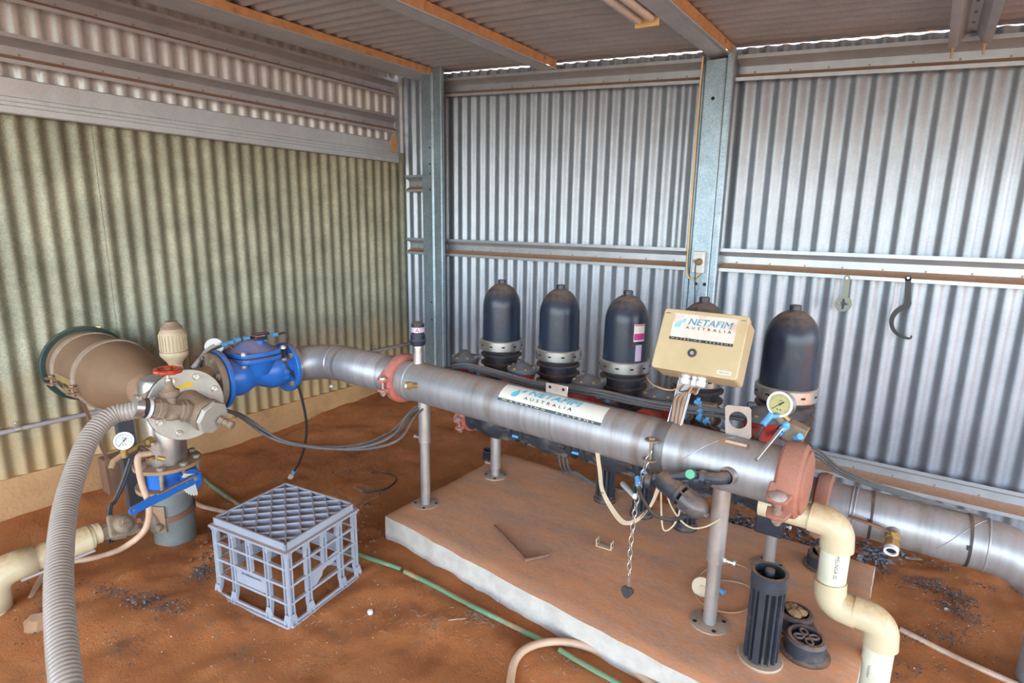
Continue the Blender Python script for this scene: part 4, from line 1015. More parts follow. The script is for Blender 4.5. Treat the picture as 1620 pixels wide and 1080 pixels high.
puck(-.128, 1.592, .052, .0525, 'black round cap with flower shaped grip on the slab', 'cover')
puck(-.172, 1.690, .050, .050, 'black round cap holding stones behind the slotted core', 'open')
puck(-.150, 2.085, .050, .050, 'black round cap holding stones behind the cream pipe', 'open')
random.seed(11)
def stone(c, r, label, group=None, mat=rockm):
    mb = MB().sphere(c, r, 12)
    for i, p in enumerate(mb.v):
        q = p - V(c); mb.v[i] = V(c) + V((q.x * random.uniform(.9, 1.25), q.y * random.uniform(.75, 1.1), q.z * random.uniform(.7, .95))) + q * .35 * noise.noise(p * 40)
    return solo('stone', mb, mat, label, 'stone', group, sharp=.4)
for k, (dx, dy) in enumerate(((-.012, .012), (.014, .006), (.002, -.014))):
    stone((-.172 + dx, 1.690 + dy, .150), .017, 'small stone lying in the black cap behind the slotted core', 'stones in the near cap')
    stone((-.150 + dx, 2.085 + dy, .150), .017, 'small stone lying in the black cap behind the cream pipe', 'stones in the far cap')
solo('bent_rod', MB().tube([on_z(782, 832, .108), on_z(806, 857, .108), on_z(828, 881, .108), on_z(835, 885, .108), on_z(868, 877, .108)], .0065, 10, 3), rodm, 'rusty bent rod lying on the slab', 'rod')
t = thing('pipe_saddle', 'small cream steel saddle bracket lying on the slab', 'bracket', on_z(957, 866, .1))
a, b = on_z(945, 861, .104), on_z(968, 868, .104); d = (b - a).normalized(); nn = d.cross(V((0, 0, 1)))
mb = MB().bar(a, b, .022, .003).box(a + V((0, 0, .014)), (.003, .024, .030), Matrix((d, V((0, 0, 1)).cross(d), V((0, 0, 1)))).transposed()).box(b + V((0, 0, .014)), (.003, .024, .030), Matrix((d, V((0, 0, 1)).cross(d), V((0, 0, 1)))).transposed())
part('strap', mb, wirec, t)
hm = MB()
for q in (a, b): hm.cut().cyl(q + V((0, 0, .014)) + nn * 0 - d * .0022, q + V((0, 0, .014)) + d * .0022, .006, seg=12)
part('bolt_hole', hm, hole, t)
pts = [V((-.475 + 0, 1.72, .106))]
pts = [on_z(u, v, .107) for u, v in ((1205, 920), (1180, 898), (1150, 890), (1118, 900), (1100, 920), (1103, 945), (1125, 962), (1160, 969), (1185, 960), (1193, 940), (1180, 925), (1150, 918), (1120, 918))]
t = thing('wire_coil', 'loose coil of thin pale wire on the slab by the front leg', 'wire', on_z(1150, 930, .1))
part('wire', MB().tube(pts, .003, 6, 6), wirem, t)
c = on_z(1110, 928, .13); n = V((.25, -.8, .35)).normalized()
part('probe_disc', MB().lathe(c, n, [(-.006, .02), (-.004, .030), (.002, .030), (.003, .028), (.003, 0)], 26).cyl(c + n * .002, c + n * .008, .006, seg=12), wirec, t, label='pale disc with dark centre')
part('wire_end', MB().cyl(on_z(1138, 932, .115), on_z(1146, 938, .112), .008, seg=10), ltblue, t, label='light blue fitting')

# ------------------------------------------------------------------ steel tee standing on the left
TX, TY, TZ = -2.25, .888, .60
def bolts_ring(mb, c, d, R, n, r, h, a0=0., stud=0.):
    c = V(c); d, u, v = frame(d)
    for k in range(n):
        a = a0 + 2 * PI * k / n; mb.cut().hexb(c + (u * math.cos(a) + v * math.sin(a)) * R, d, r, h, stud)
    return mb
t = thing('riser_tee', 'brushed steel tee with a round bolted blanking plate and yellow arrow', 'pipe fitting', (TX, TY, .345))
part('body', MB().lathe((TX, TY, .345), (0, 0, 1), [(0, .0695), (.31, .0695), (.325, .06), (.335, .03), (.337, 0)], 40), stainl, t)
part('branch', MB().cyl((TX, TY, TZ + .012), (TX, 1.082, TZ + .014), .064, seg=36).cyl((TX, TY, TZ), (TX - .20, HY - .015, TZ), .066, .075, seg=36), dustflange, t)
PC = V((-2.105, .915, .588)); PNm = V((1, -.10, .06)).normalized()
part('neck', MB().cyl(V((TX, .90, TZ)), PC - PNm * .022, .085, seg=36), dustcast, t)
part('back_flange', MB().lathe(PC - PNm * .026, PNm, [(0, .128), (.012, .130), (.013, .124)], 48), rubber, t)
o = part('blanking_plate', MB().lathe(PC - PNm * .012, PNm, [(0, .127), (.002, .129), (.012, .129), (.014, .127)], 48), plate, t, label='pale round blanking plate')
part('plate_bolt', bolts_ring(MB(), PC + PNm * .002, PNm, .105, 8, .0125, .009, .40, .012), boltm, o)
_, pu, pv = frame(PNm)      # pu: sideways, pv: up
if pv.z < 0: pu, pv = -pu, -pv
if pu.y < 0: pu = -pu
poly = []; poly2 = []
for k in range(13):
    a = math.radians(163 - 80 * k / 12); w_ = .0045 + .002 * math.sin(PI * k / 12)
    poly.append((math.cos(a) * (.072 + w_), math.sin(a) * (.072 + w_))); poly2.append((math.cos(a) * (.072 - w_), math.sin(a) * (.072 - w_)))
arrow = MB(); n = 13
arrow.v = [PC + PNm * .0028 + pu * x + pv * y for x, y in poly + poly2]; arrow.f = [(k, k + 1, n + k + 1, n + k) for k in range(n - 1)]
hx_, hy_ = .072 * math.cos(math.radians(83)), .072 * math.sin(math.radians(83))
arrow.add([PC + PNm * .0028 + pu * (hx_ - .004) + pv * (hy_ + .017), PC + PNm * .0028 + pu * (hx_ - .004) + pv * (hy_ - .015), PC + PNm * .0028 + pu * (hx_ + .024) + pv * (hy_ + .001)], [(0, 1, 2)])
part('painted_arrow', arrow, yellowp, o, label='curved yellow arrow', smooth=False)
# stub with octagonal plug and sensor
S0 = PC + PNm * .002; S1 = V((-1.985, .946, .556)); sdv = (S1 - S0).normalized()
part('stub_tee', MB().lathe(S0, sdv, [(0, .058), (.006, .056), (.075, .054), (.095, .060), (.112, .060)], 36), dustcast, t)
o = part('octagonal_plug', MB().lathe(S1 - sdv * .012, sdv, [(0, .058), (.002, .0605), (.016, .0605), (.018, .058)], 8), plate, t)
q = S1 + sdv * .006 + V((0, .018, -.012)); sp = (sdv + V((0, .25, -.12))).normalized()
part('sensor', MB().hexb(q, sp, .0185, .016).lathe(q + sp * .014, sp, [(0, .012), (.018, .010), (.018, .009), (.032, .009)], 16).lathe(q + sp * .036, sp, [(0, .012), (.004, .015), (.016, .015), (.018, .012)], 18), dustcast, o)

# gate valve, hose barb
GM = S0.lerp(S1, .56); GD = (at_d(226, 645, 1.885) - GM).normalized()
G0 = GM + GD * .045
t = thing('gate_valve', 'dusty gate valve with a red handwheel beside the round plate', 'gate valve', G0 + GD * .04 - V((0, 0, .05)))
part('body', MB().lathe(G0, GD, [(0, .034), (.012, .040), (.018, .040), (.020, .034), (.030, .034), (.034, .030), (.085, .030), (.088, .037), (.105, .037), (.108, .033), (.125, .033)], 8).lathe(G0 + GD * .058 - V((0, 0, .034)), (0, 0, 1), [(0, .020), (.01, .028), (.040, .028), (.056, .018), (.080, .017), (.084, .026), (.092, .030), (.104, .030), (.108, .022), (.122, .013), (.14, .012)], 20), dustcast, t)
sh = G0 + GD * .058 + V((0, 0, .10))
part('stem', MB().hexb(sh, (0, 0, 1), .012, .012).cyl(sh + V((0, 0, .01)), sh + V((0, 0, .042)), .005, seg=12), boltm, t)
wc = sh + V((0, .002, .040)); wn = V((.06, .02, 1)).normalized(); mb = MB()
R = .037
_, wu, wv = frame(wn); P = []
ring_pts = []
for k in range(40):
    a = 2 * PI * k / 40; rr = R * (1 + .07 * math.cos(8 * a)); ring_pts.append(wc + (wu * math.cos(a) + wv * math.sin(a)) * rr)
mb.tube(ring_pts + [ring_pts[0], ring_pts[1]], .0072, 10, smooth=False)
for k in range(5):
    a = 2 * PI * k / 5; mb.bar(wc, wc + (wu * math.cos(a) + wv * math.sin(a)) * R * .95, .007, .005, wn)
mb.cyl(wc - wn * .006, wc + wn * .006, .010, seg=14)
part('handwheel', mb, redpaint, t, label='shiny red handwheel')
H0 = G0 + GD * .125
part('hose_tail', MB().lathe(H0, GD, [(-.004, .030), (.012, .034), (.014, .034), (.016, .031), (.022, .031), (.024, .028), (.05, .026)], 26), rubber, t)
part('paper_tag', MB()._ring(H0 + GD * .004, GD, .034, .0345, .011, 26), whitep, t)

# ribbed suction hose, held by its clamp
hp = [H0 + GD * .018, at_d(205, 650, 1.868), at_d(182, 655, 1.848), at_d(161, 669, 1.815), at_d(140, 695, 1.765), at_d(120, 745, 1.68), at_d(104, 800, 1.58), at_d(96, 860, 1.47), at_d(93, 930, 1.36), at_d(97, 1010, 1.26), at_d(107, 1100, 1.17), at_d(116, 1200, 1.10), at_d(122, 1290, 1.05), at_d(120, 1380, 1.0)]
hp[-1].z = max(hp[-1].z, .03)
pth = catmull(hp, 70)
t = thing('suction_hose', 'fat grey ribbed hose curving down from the gate valve', 'hose', (pth[-1].x, pth[-1].y, 0))
part('ribbed_wall', MB().tube(pth, lambda L, f: .0278 + .0022 * abs(math.sin(PI * L / .0105)) + .0004, 20, smooth=False), hoseg, t, sharp=3.2)
o = part('hose_clamp', MB().lathe(H0 + GD * .030, GD, [(0, .0315), (0, .0335), (.024, .0335), (.024, .0315)], 30).box(H0 + GD * .042 + V((.012, 0, .036)), (.03, .014, .012)).cyl(H0 + GD * .042 + V((-.008, 0, .038)), H0 + GD * .042 + V((.036, 0, .038)), .006, seg=10), bandm, t, label='steel hose clamp')

# cream air valve on the tee
c = V((TX + .065, .925, .655))
t = thing('air_valve', 'tall cream ribbed air valve with a dusty cap on the tee', 'air valve', c)
part('neck', MB().lathe(c, (0, 0, 1), [(0, .028), (.045, .026), (.05, .026), (.075, .022)], 8), creamp, t)
part('bowl', MB().lathe(c + V((0, 0, .07)), (0, 0, 1), [(0, .022), (.010, .026), (.03, .042), (.036, .046), (.046, .047), (.050, .046), (.052, .042), (.10, .042)], 32), creamp, t)
mb = MB()
for k in range(24):
    a = 2 * PI * k / 24; e = V((math.cos(a), math.sin(a), 0)); mb.bar(c + V((0, 0, .125)) + e * .0425, c + V((0, 0, .183)) + e * .0425, .005, .006, e)
part('grip_rib', mb, creamp, t)
part('crown', MB().lathe(c + V((0, 0, .168)), (0, 0, 1), [(0, .0425), (.016, .044), (.026, .040), (.036, .032), (.036, .034)], 32), creamp, t)
part('vent_cap', MB().lathe(c + V((0, 0, .200)), (0, 0, 1), [(0, .028), (.004, .036), (.008, .036), (.024, .022), (.030, .021), (.031, 0)], 26), dustcast, t, label='grey brown cap')

# pump casing coming through the wall
t = thing('pump_casing', 'big dusty tapering pump casing coming through the olive wall', 'pump', (-2.75, HY - .02, .45))
PA = V((-3.10, HY - .015, .600)); PB = V((TX - .10, .905, .600)); pd = (PB - PA).normalized(); PL = (PB - PA).length
part('casing', MB().lathe(PA, pd, [(0, .148), (.42, .146), (.50, .138), (.60, .115), (PL - .06, .082), (PL, .070)], 56), pumpm, t)
part('rear_flange', MB().lathe(PA + pd * .055, pd, [(0, .12), (0, .168), (.016, .170), (.020, .165), (.020, .14)], 40), dgreen, t, label='dark green flange at the wall')
def lug(mb, c, e, d):
    """the two ears and bolt that close a clamp band"""
    for s in (-1, 1): mb.box(c + V((0, 0, .012 * s)), (.030, .040, .005), None)
    mb.cyl(c - V((0, 0, .024)), c + V((0, 0, .022)), .006, seg=10).hexb(c + V((0, 0, .015)), (0, 0, 1), .011, .008).hexb(c - V((0, 0, .015)), (0, 0, -1), .011, .008)
    return mb
for k, s in enumerate((.135, .375)):
    c = PA + pd * s
    o = part('clamp_band', MB().lathe(c, pd, [(0, .146), (0, .1515), (.010, .1525), (.026, .1525), (.036, .1515), (.036, .146)], 56), footpl, t)
    part('clamp_lug', lug(MB(), c + pd * .018 + V((.025, -.160, -.028)), None, None), dustflange, o, bevel=.001)
part('faded_stencil', (lambda m: m)(lettering(MB(), 'ISH ITEC', lambda x, y: PA + pd * (.19 + x) + V((0, -math.cos((y - .06) / .1468) * .1496, math.sin((y - .06) / .1468) * .1496)), 0, .0, .15, .035, .03, 1.0)), inkk, t, label='faded black stencilled letters', smooth=False)
m = MB(); n = 10
for j in range(n + 1):
    for x in (.180, .365): a_ = -.62 + .66 * j / n; m.v.append(PA + pd * x + V((0, -math.cos(a_) * .1482, math.sin(a_) * .1482)))
m.f = [(2 * j, 2 * j + 1, 2 * j + 3, 2 * j + 2) for j in range(n)]
part('faded_label', m, oldlab, t, label='faded yellow label')
solo('strut_rod', MB().bar(on_x(117, 603, -2.93), on_x(180, 752, -2.62), .012, .006), rodm, 'thin rusty flat strut slanting down below the pump casing', 'strut')

# blue control valve between the tee and the steel elbow
VA = V((TX, 1.10, .615)); VB = V((TX + .005, 1.415, .610)); vd = (VB - VA).normalized(); VL = (VB - VA).length
t = thing('control_valve', 'bright blue cast control valve with a bonnet and flanges', 'control valve', (TX, 1.25, .5))
mb = MB().lathe(VA + vd * .0, vd, [(0, .117), (.002, .119), (.016, .119), (.018, .117), (.018, .072)], 48)
part('flange', mb, bluem, t)
part('flange', MB().lathe(VB - vd * .018, vd, [(0, .072), (0, .108), (.002, .110), (.016, .110), (.018, .108)], 48), bluem, t)
part('companion_flange', MB().lathe(VA - vd * .030, vd, [(0, .066), (0, .112), (.003, .114), (.018, .114), (.020, .110), (.026, .110)], 44), dustcast, t, label='dusty grey companion flange')
part('flange_bolt', bolts_ring(bolts_ring(MB(), VA - vd * .030, -vd, .094, 8, .0135, .010, .39, .006), VB - vd * .018, -vd, .088, 4, .0135, .010, .79), dbolt, t)
prof = []
for k in range(25):
    f = k / 24; prof.append((VL * f, .068 - .012 * math.exp(-((f - .5) / .10) ** 2) + .014 * math.exp(-((f - .26) / .12) ** 2) + .012 * math.exp(-((f - .76) / .12) ** 2)))
part('body', MB().lathe(VA, vd, prof, 40).cyl(VA + vd * VL * .5 + V((0, 0, .0)), VA + vd * VL * .5 + V((0, 0, .070)), .070, .098, seg=40), bluem, t)
bc = VA + vd * VL * .5 + V((0, 0, .062)); btl = Matrix.Rotation(-.05, 3, 'X')
def oct_plate(z, th, r, chamf):
    m = MB(); n = 36; 
    pl = []
    for k in range(n):
        a = 2 * PI * k / n; q = max(abs(math.cos(a)), abs(math.sin(a))); rr = r * (1 / q) ** .55
        pl.append((rr * math.cos(a), rr * math.sin(a)))
    return m.prism(pl, bc + V((0, 0, z)), (1, 0, 0), (0, 1, 0), th)
part('lower_rim', oct_plate(.0, .018, .100, 0), bluem, t, bevel=.003)
part('diaphragm_edge', oct_plate(.018, .006, .098, 0), rubber, t)
bon = part('bonnet', oct_plate(.024, .018, .100, 0), bluedust, t, bevel=.003)
part('bonnet_dome', MB().lathe(bc + V((0, 0, .041)), (0, 0, 1), [(0, .092), (.006, .084), (.030, .048), (.038, .034), (.042, .02), (.043, 0)], 36).cyl(bc + V((.035, .015, .055)), bc + V((.037, .016, .082)), .017, seg=20), bluedust, bon)
mb = MB()
for sx in (-1, 1):
    for sy in (-1, 1): mb.cut().hexb(bc + V((sx * .088, sy * .088, .042)), (0, 0, 1), .0135, .011, .004, .6).cut().hexb(bc + V((sx * .088, sy * .088, .0)), (0, 0, -1), .012, .012)
part('bonnet_bolt', mb, boltm, bon)
part('pilot_boss', MB().cyl(VB + V((.06, -.055, .0)), VB + V((.085, -.055, -.004)), .014, seg=14).box(VB + V((.055, -.055, .0)), (.04, .03, .07)), bluem, t, bevel=.004)
# pilot fittings on top
PTZ = bc.z + .075
t = thing('pilot_valve', 'small black pilot valve with blue push fittings on the blue bonnet', 'valve', bc + V((0, 0, .07)))
pk = bc + V((-.02, .045, .082))
part('body', MB().box(pk, (.045, .055, .020)).box(pk + V((0, .01, .014)), (.035, .065, .010)).box(pk + V((0, -.01, -.016)), (.02, .03, .02)), blackp, t, bevel=.003)
part('band', MB().box(pk + V((.002, -.004, .010)), (.046, .040, .004)), pinkc, t, label='pink band')
for q in ((0, -.095, .004), (0, -.125, -.002), (0, -.150, -.006), (.01, .015, -.014), (.014, .065, .004), (.0, -.055, .004)):
    part('hose_fitting', MB().cyl(pk + V(q) - V((0, .012, 0)), pk + V(q) + V((0, .012, 0)), .0095, seg=12), ltblue, t)
part('copper_loop', MB().tube([pk + V((.01, -.14, -.005)), pk + V((.02, -.12, -.03)), pk + V((.02, -.08, -.028)), pk + V((.01, -.05, -.005))], .0025, 6, 6), rodm, t)
solo('black_tube', MB().tube([pk + V((0, -.155, -.008)), pk + V((-.01, -.21, -.03)), pk + V((-.01, -.25, -.075)), V((TX - .02, 1.06, .66))], .0055, 8, 6), rubber, 'short black tube from blue fittings down behind the grey flange', 'tube')
tp = [pk + V((.014, .07, .004)), pk + V((.03, .115, .0)), on_y(450, 570, 1.36), on_y(468, 600, 1.40), on_y(480, 640, 1.43), on_y(485, 675, 1.45), on_y(482, 705, 1.46), on_y(474, 730, 1.47), on_y(466, 744, 1.47)]
t = thing('pilot_tube', 'black tube dangling from the blue valve towards the ground', 'tube', tp[-1])
part('tube', MB().tube(tp, .0058, 8, 8), rubber, t)
dd = (tp[-1] - tp[-2]).normalized()
part('connector', MB().cyl(tp[-1], tp[-1] + dd * .03, .009, seg=12), ltblue, t, label='light blue connector')
part('tip', MB().cyl(tp[-1] + dd * .03, tp[-1] + dd * .055, .005, seg=10).lathe(tp[-1] + dd * .055, V((.3, -.6, .7)), [(0, .013), (.004, .013)], 16), wirec, t)
t = thing('junction_box', 'round grey junction box with a blank white lid above the grey flange', 'junction box', (TX - .06, 1.12, .72))
jc, jn = V((TX - .045, 1.125, .742)), V((.80, -.28, .16)).normalized()
part('case', MB().lathe(jc, jn, [(-.045, .024), (-.042, .031), (-.004, .033)], 30), condm, t)
part('lid', MB().lathe(jc, jn, [(-.004, .035), (.001, .035), (.003, .033), (.003, 0)], 32), whitep, t, label='blank white lid')
solo('grey_conduit_elbow', MB().tube([on_x(306, 583, -2.30), on_x(320, 566, -2.30), on_x(330, 554, -2.30), on_x(341, 548, -2.29)], .0125, 14, 6), condm, 'short grey conduit rising to the white backed gauge', 'conduit')

# steel elbow from the blue valve round to the manifold
path = [VB, VB + vd * .02]; e0 = VB + vd * .02; RR = MY - e0.y
for k in range(1, 17):
    a = PI / 2 * k / 16; path.append(V((e0.x + RR * (1 - math.cos(a)) * 1.35, e0.y + RR * math.sin(a), e0.z + (MZ(-1.7) - e0.z) * k / 16)))
path.append(V((-1.69, MY, MZ(-1.69))))
t = thing('elbow_pipe', 'wide dull steel elbow joining the blue valve to the manifold', 'pipe', (-2.1, 1.5, .53))
part('barrel', MB().tube(path, MR, 44, smooth=False), steel, t, sharp=3.2)
mb = MB()
for i in (3, 15): mb.cut().torus(path[i], path[i + 1] - path[i - 1], MR, .003, 44, 8)
part('weld_seam', mb, bandm, t)
part('end_flange', MB().lathe(VB, vd, [(0, .075), (0, .106), (.012, .106), (.012, .075)], 40), bandm, t)

# butterfly valve and column under the tee
t = thing('butterfly_valve', 'blue butterfly valve with a long lever between rusty flanges', 'butterfly valve', (TX, TY, .24))
part('upper_flange', MB().lathe((TX, TY, .330), (0, 0, 1), [(0, .068), (0, .113), (.002, .115), (.012, .115), (.014, .113), (.015, .07)], 44), dustflange, t)
part('lower_flange', MB().lathe((TX, TY, .243), (0, 0, 1), [(0, .068), (0, .112), (.002, .114), (.014, .114), (.016, .112), (.016, .07)], 44), dustflange, t)
part('disc_body', MB().lathe((TX, TY, .258), (0, 0, 1), [(0, .078), (.004, .086), (.066, .086), (.072, .078)], 40).box((TX + .098, TY + .03, .285), (.06, .06, .05)), bluem, t)
mb = MB()
for k in range(8):
    a = 2 * PI * k / 8 + .15; p = V((TX + .098 * math.cos(a), TY + .098 * math.sin(a), 0))
    mb.cut().hexb(p + V((0, 0, .345)), (0, 0, 1), .0145, .011).cyl(p + V((0, 0, .25)), p + V((0, 0, .34)), .0085, seg=12)
part('flange_bolt', mb, dbolt, t)
L0 = on_x(308, 757, -2.105); L1 = on_x(203, 811, -2.00); ld = (L1 - L0).normalized()
ln = V((1, -.25, .35)); ln = (ln - ld * ln.dot(ld)).normalized(); lx = ln.cross(ld)
if lx.z < 0: lx = -lx
o = part('quadrant_plate', MB().lathe(L0 - ln * .012, ln, [(0, .038), (.001, .039), (.005, .039), (.006, .038)], 32).cyl((TX + .07, TY + .02, .287), L0 + ln * .012, .012, seg=14), bluem, t)
mb = MB(); pl = []
for k in range(15):
    a = math.radians(5 + 75 * k / 14); r = .062 if k % 2 else .056; pl.append((r * math.cos(a), -r * math.sin(a)))
pl += [(.02 * math.cos(math.radians(80)), -.02 * math.sin(math.radians(80))), (-.012, .016), (.03, .034), (.045, .026), (.02, .010)]
part('notched_quadrant', MB().prism(pl, L0 + ln * .0 - ln * .002, ld, lx, .003), labelm, o, label='cream notched quadrant', smooth=False)
hw = [(-.006, -.016), (.02, -.019), (.10, -.0165), ((L1 - L0).length - .014, -.0135), ((L1 - L0).length - .004, -.009), ((L1 - L0).length, 0), ((L1 - L0).length - .004, .009), ((L1 - L0).length - .014, .0135), (.10, .0165), (.02, .019), (-.006, .016)]
part('lever', MB().prism(hw, L0 + ln * .004, ld, lx, .005), bluem, t, bevel=.0015)
part('grip_spring', MB().bar(L0 + ln * .012 + ld * .01 + lx * .010, L0 + ln * .012 + ld * .17 + lx * .012, .006, .006), dustcast, t)
hm = MB()
for s in (.045, (L1 - L0).length - .012): hm.cut().cyl(L0 + ln * .0092 + ld * s, L0 + ln * .0096 + ld * s, .004, seg=12)
hm.cut().hexb(L0 + ln * .009 + ld * .008, ln, .008, .006)
part('lever_hole', hm, dbolt, t)
t = thing('riser_pipe', 'grey plastic riser pipe rising from the ground under the blue valve', 'pipe', (TX, TY, 0))
part('barrel', MB().cyl((TX - .003, TY, -.12), (TX, TY, .243), .0735, .0725, seg=44), pvcg, t)
t = thing('pipe_saddle_clamp', 'rusty saddle clamp strapped round the grey riser pipe', 'pipe clamp', (TX, TY, .10))
mb = MB(); n = 30
for j, (zt_, rr) in enumerate(((.128, .0745), (.150, .0745), (.150, .078), (.128, .078))):
    for k in range(n): a = 2 * PI * k / n; mb.v.append(V((TX + rr * math.cos(a), TY + rr * math.sin(a), zt_ + .012 * math.sin(a))))
for j in range(4):
    for k in range(n): mb.f.append((j * n + k, j * n + (k + 1) % n, ((j + 1) % 4) * n + (k + 1) % n, ((j + 1) % 4) * n + k))
part('strap', mb, rodm, t)
mb = MB().lathe((TX, TY, .085), (0, 0, 1), [(0, .0745), (0, .081), (.105, .081), (.105, .0745)], 14, -2.75, -.75)
part('saddle', mb, dustflange, t)
part('outlet_boss', MB().lathe((TX + .0, TY - .070, .125), (0, -1, 0), [(0, .045), (.012, .048), (.02, .030), (.05, .028)], 24).hexb((TX + .055, TY - .075, .115), (.3, -1, 0), .014, .012), dustcast, t)

# service valve and its pipe, running along the wall side of the hose
SX_ = TX - .005
sv0 = V((SX_, TY - .12, .120)); sv1 = on_x(157, 842, SX_); q1 = on_x(140, 851, SX_); q2 = on_x(48, 886, SX_); q3 = on_x(8, 905, SX_)
svd = (sv1 - sv0).normalized()
t = thing('service_valve', 'dusty cast valve with a round cap on the cream pipe at lower left', 'valve', (sv0 + sv1) / 2)
mid = sv0.lerp(sv1, .52); zr = V((.72, .0, .70)); zr = (zr - svd * zr.dot(svd)).normalized(); xr = svd.cross(zr).normalized()
Rm = Matrix((xr, svd, zr)).transposed()
part('body', MB().lathe(sv0 - svd * .0, svd, [(0, .026), (.02, .026), (.02, .031), (.045, .031), (.05, .038), ((sv1 - sv0).length - .045, .038), ((sv1 - sv0).length - .04, .032), ((sv1 - sv0).length, .030)], 8), dustcast, t)
part('cover', MB().box(mid + zr * .036, (.085, .098, .014), Rm), dustcast, t, bevel=.01)
part('cap', MB().lathe(mid + zr * .042, zr, [(0, .034), (.004, .034), (.008, .028), (.016, .024), (.020, .012)], 24).bar(mid + zr * .058 - svd * .01, mid + zr * .058 + svd * .012, .016, .022, zr), dustcast, t)
part('indicator', MB().box(mid + zr * .066, (.013, .020, .004), Rm).box(mid + zr * .050 - svd * .045, (.016, .012, .012), Rm), pinkc, t, label='faded red indicator')
mb = MB()
for sx in (-1, 1):
    for sy in (-1, 1): mb.cut().hexb(mid + xr * .033 * sx + svd * .04 * sy + zr * .043, zr, .008, .005)
part('cover_bolt', mb, dustcast, t)
pdv = (q2 - q1).normalized()
t = thing('cream_service_pipe', 'cream plastic pipe with an elbow going down at the left edge', 'pipe', (q3.x, q3.y, 0))
part('union_nut', MB().lathe(sv1 - pdv * .005, pdv, [(0, .032), (.004, .037), (.02, .037), (.022, .033), (.026, .036), (.036, .036)], 12), pvcc, t)
part('pipe', MB().cyl(q1 - pdv * .01, q2 + pdv * .03, .041, seg=32), pvcc, t)
part('collar', MB().cyl(q1 + pdv * .0, q1 + pdv * .085, .0455, seg=32), pvcc, t)
part('cable_tie', MB()._ring(q2 - pdv * .055, pdv, .0412, .0428, .006, 32), rubber, t)
dn = V((0, -.02, -1)); C0 = q2 - pdv * .0; C1 = C0 + pdv * .105
part('elbow', MB().tube([C0 - pdv * .01] + [C1 - pdv * .06 + pdv * .06 * math.sin(PI / 2 * k / 8) + dn * .06 * (1 - math.cos(PI / 2 * k / 8)) for k in range(9)] + [C1 + dn * .115], .0485, 32, smooth=False), pvcc, t, sharp=3.2)
part('down_pipe', MB().cyl(C1 + dn * .08, C1 + dn * .25, .0415, seg=32), pvcl, t)
solo('grey_rod', MB().cyl(on_x(150, 870, SX_ + .02), on_x(33, 918, SX_ + .02), .006, seg=10), condm, 'thin grey rod tied below the cream service pipe', 'rod')

# left gauge and its small cream hose
gp = V((-2.17, .725, .492))
gauge('pressure_gauge', 'white faced pressure gauge left of the steel tee', gp, (.93, -.12, .32), .029, .028, dialw, None)
t = thing('gauge_cock', 'dusty brass cock and fittings holding the white faced gauge', 'valve', gp - V((0, 0, .05)))
part('body', MB().tube([V((TX + .03, TY - .055, .455)), V((-2.19, .785, .450)), V((-2.185, .725, .44))], .0125, 12, smooth=False).cyl((-2.178, .725, .43), (-2.178, .725, .47), .011, seg=12).hexb((-2.19, .80, .453), (.3, .9, .1), .017, .014), brass, t)
part('drain_nipple', MB().tube([V((-2.185, .725, .44)), V((-2.18, .69, .425)), V((-2.175, .68, .405))], .010, 10, smooth=False), dustflange, t)
part('hose_barb', MB().cyl((-2.175, .775, .450), (-2.13, .785, .437), .009, seg=12), rubber, t)
part('hose_clip', MB()._ring((-2.125, .786, .425), (0, 0, -1), .011, .0135, .010, 16).cyl((-2.11, .80, .42), (-2.10, .82, .41), .008, seg=10), brass, t)
hs = [V((-2.125, .786, .438)), on_x(219, 722, -2.122), on_x(220, 745, -2.10), on_x(226, 770, -2.07), on_x(234, 792, -2.05), on_x(236, 815, -2.05), on_x(229, 838, -2.07), on_x(208, 858, -2.10)]
hs += [on_z(180, 873, .035), on_z(140, 884, .03), on_z(105, 889, .022), on_z(78, 900, .02), on_z(60, 925, .02), on_z(48, 950, .015), on_z(40, 965, -.02)]
solo('cream_hose', MB().tube(hs, .0105, 12, 8), hosec, 'thin cream hose looping from the white gauge under the service valve', 'hose')
# things standing against the wall
mb = MB().bar((-2.985, .925, -.15), (-2.985, .925, .150), .10, .085, (0, 1, 0))
solo('timber_stump', MB().box((-2.985, .945, .03), (.075, .095, .24), Matrix.Rotation(.03, 3, 'X')), woodm, 'short grain-worn timber block standing against the footing', 'timber block', bevel=.006)
solo('steel_post', MB().extrude([(-.03, .04), (-.03, 0), (.03, 0), (.03, .04)], (-2.66, .915, -.1), V((-.06, 0, 1)).normalized(), .62, (0, 1, 0), (-1, 0, 0)), bluepost, 'dark blue steel channel post behind the steel tee', 'steel post')
t = thing('leaning_cables', 'pair of dark cables leaning beside the dark blue post', 'cables', on_x(178, 806, -2.5))
for k in range(2): part('cable', MB().tube([on_x(206 + 4 * k, 725, -2.52), on_x(192 + 4 * k, 765, -2.5), on_x(180 + 3 * k, 792, -2.48), on_x(172 + 3 * k, 806, -2.46), V((-2.45, on_x(172, 806, -2.46).y - .02 + .01 * k, -.03))], .006, 8, 5), tubem, t)
solo('stone', MB().sphere((0, 0, 0), .05, 12), rockm, 'x', 'stone') if False else None
c = on_z(72, 992, .01); random.seed(21)
mb = MB().sphere((0, 0, 0), .06, 10)
for i, p in enumerate(mb.v): mb.v[i] = c + V((p.x * .62, p.y * .95, p.z * .75)) + p * .45 * noise.noise(p * 22) + V((0, 0, .005))
solo('stone', mb, rockm, 'angular dusty brown rock beside the ribbed hose', 'stone', sharp=.3)
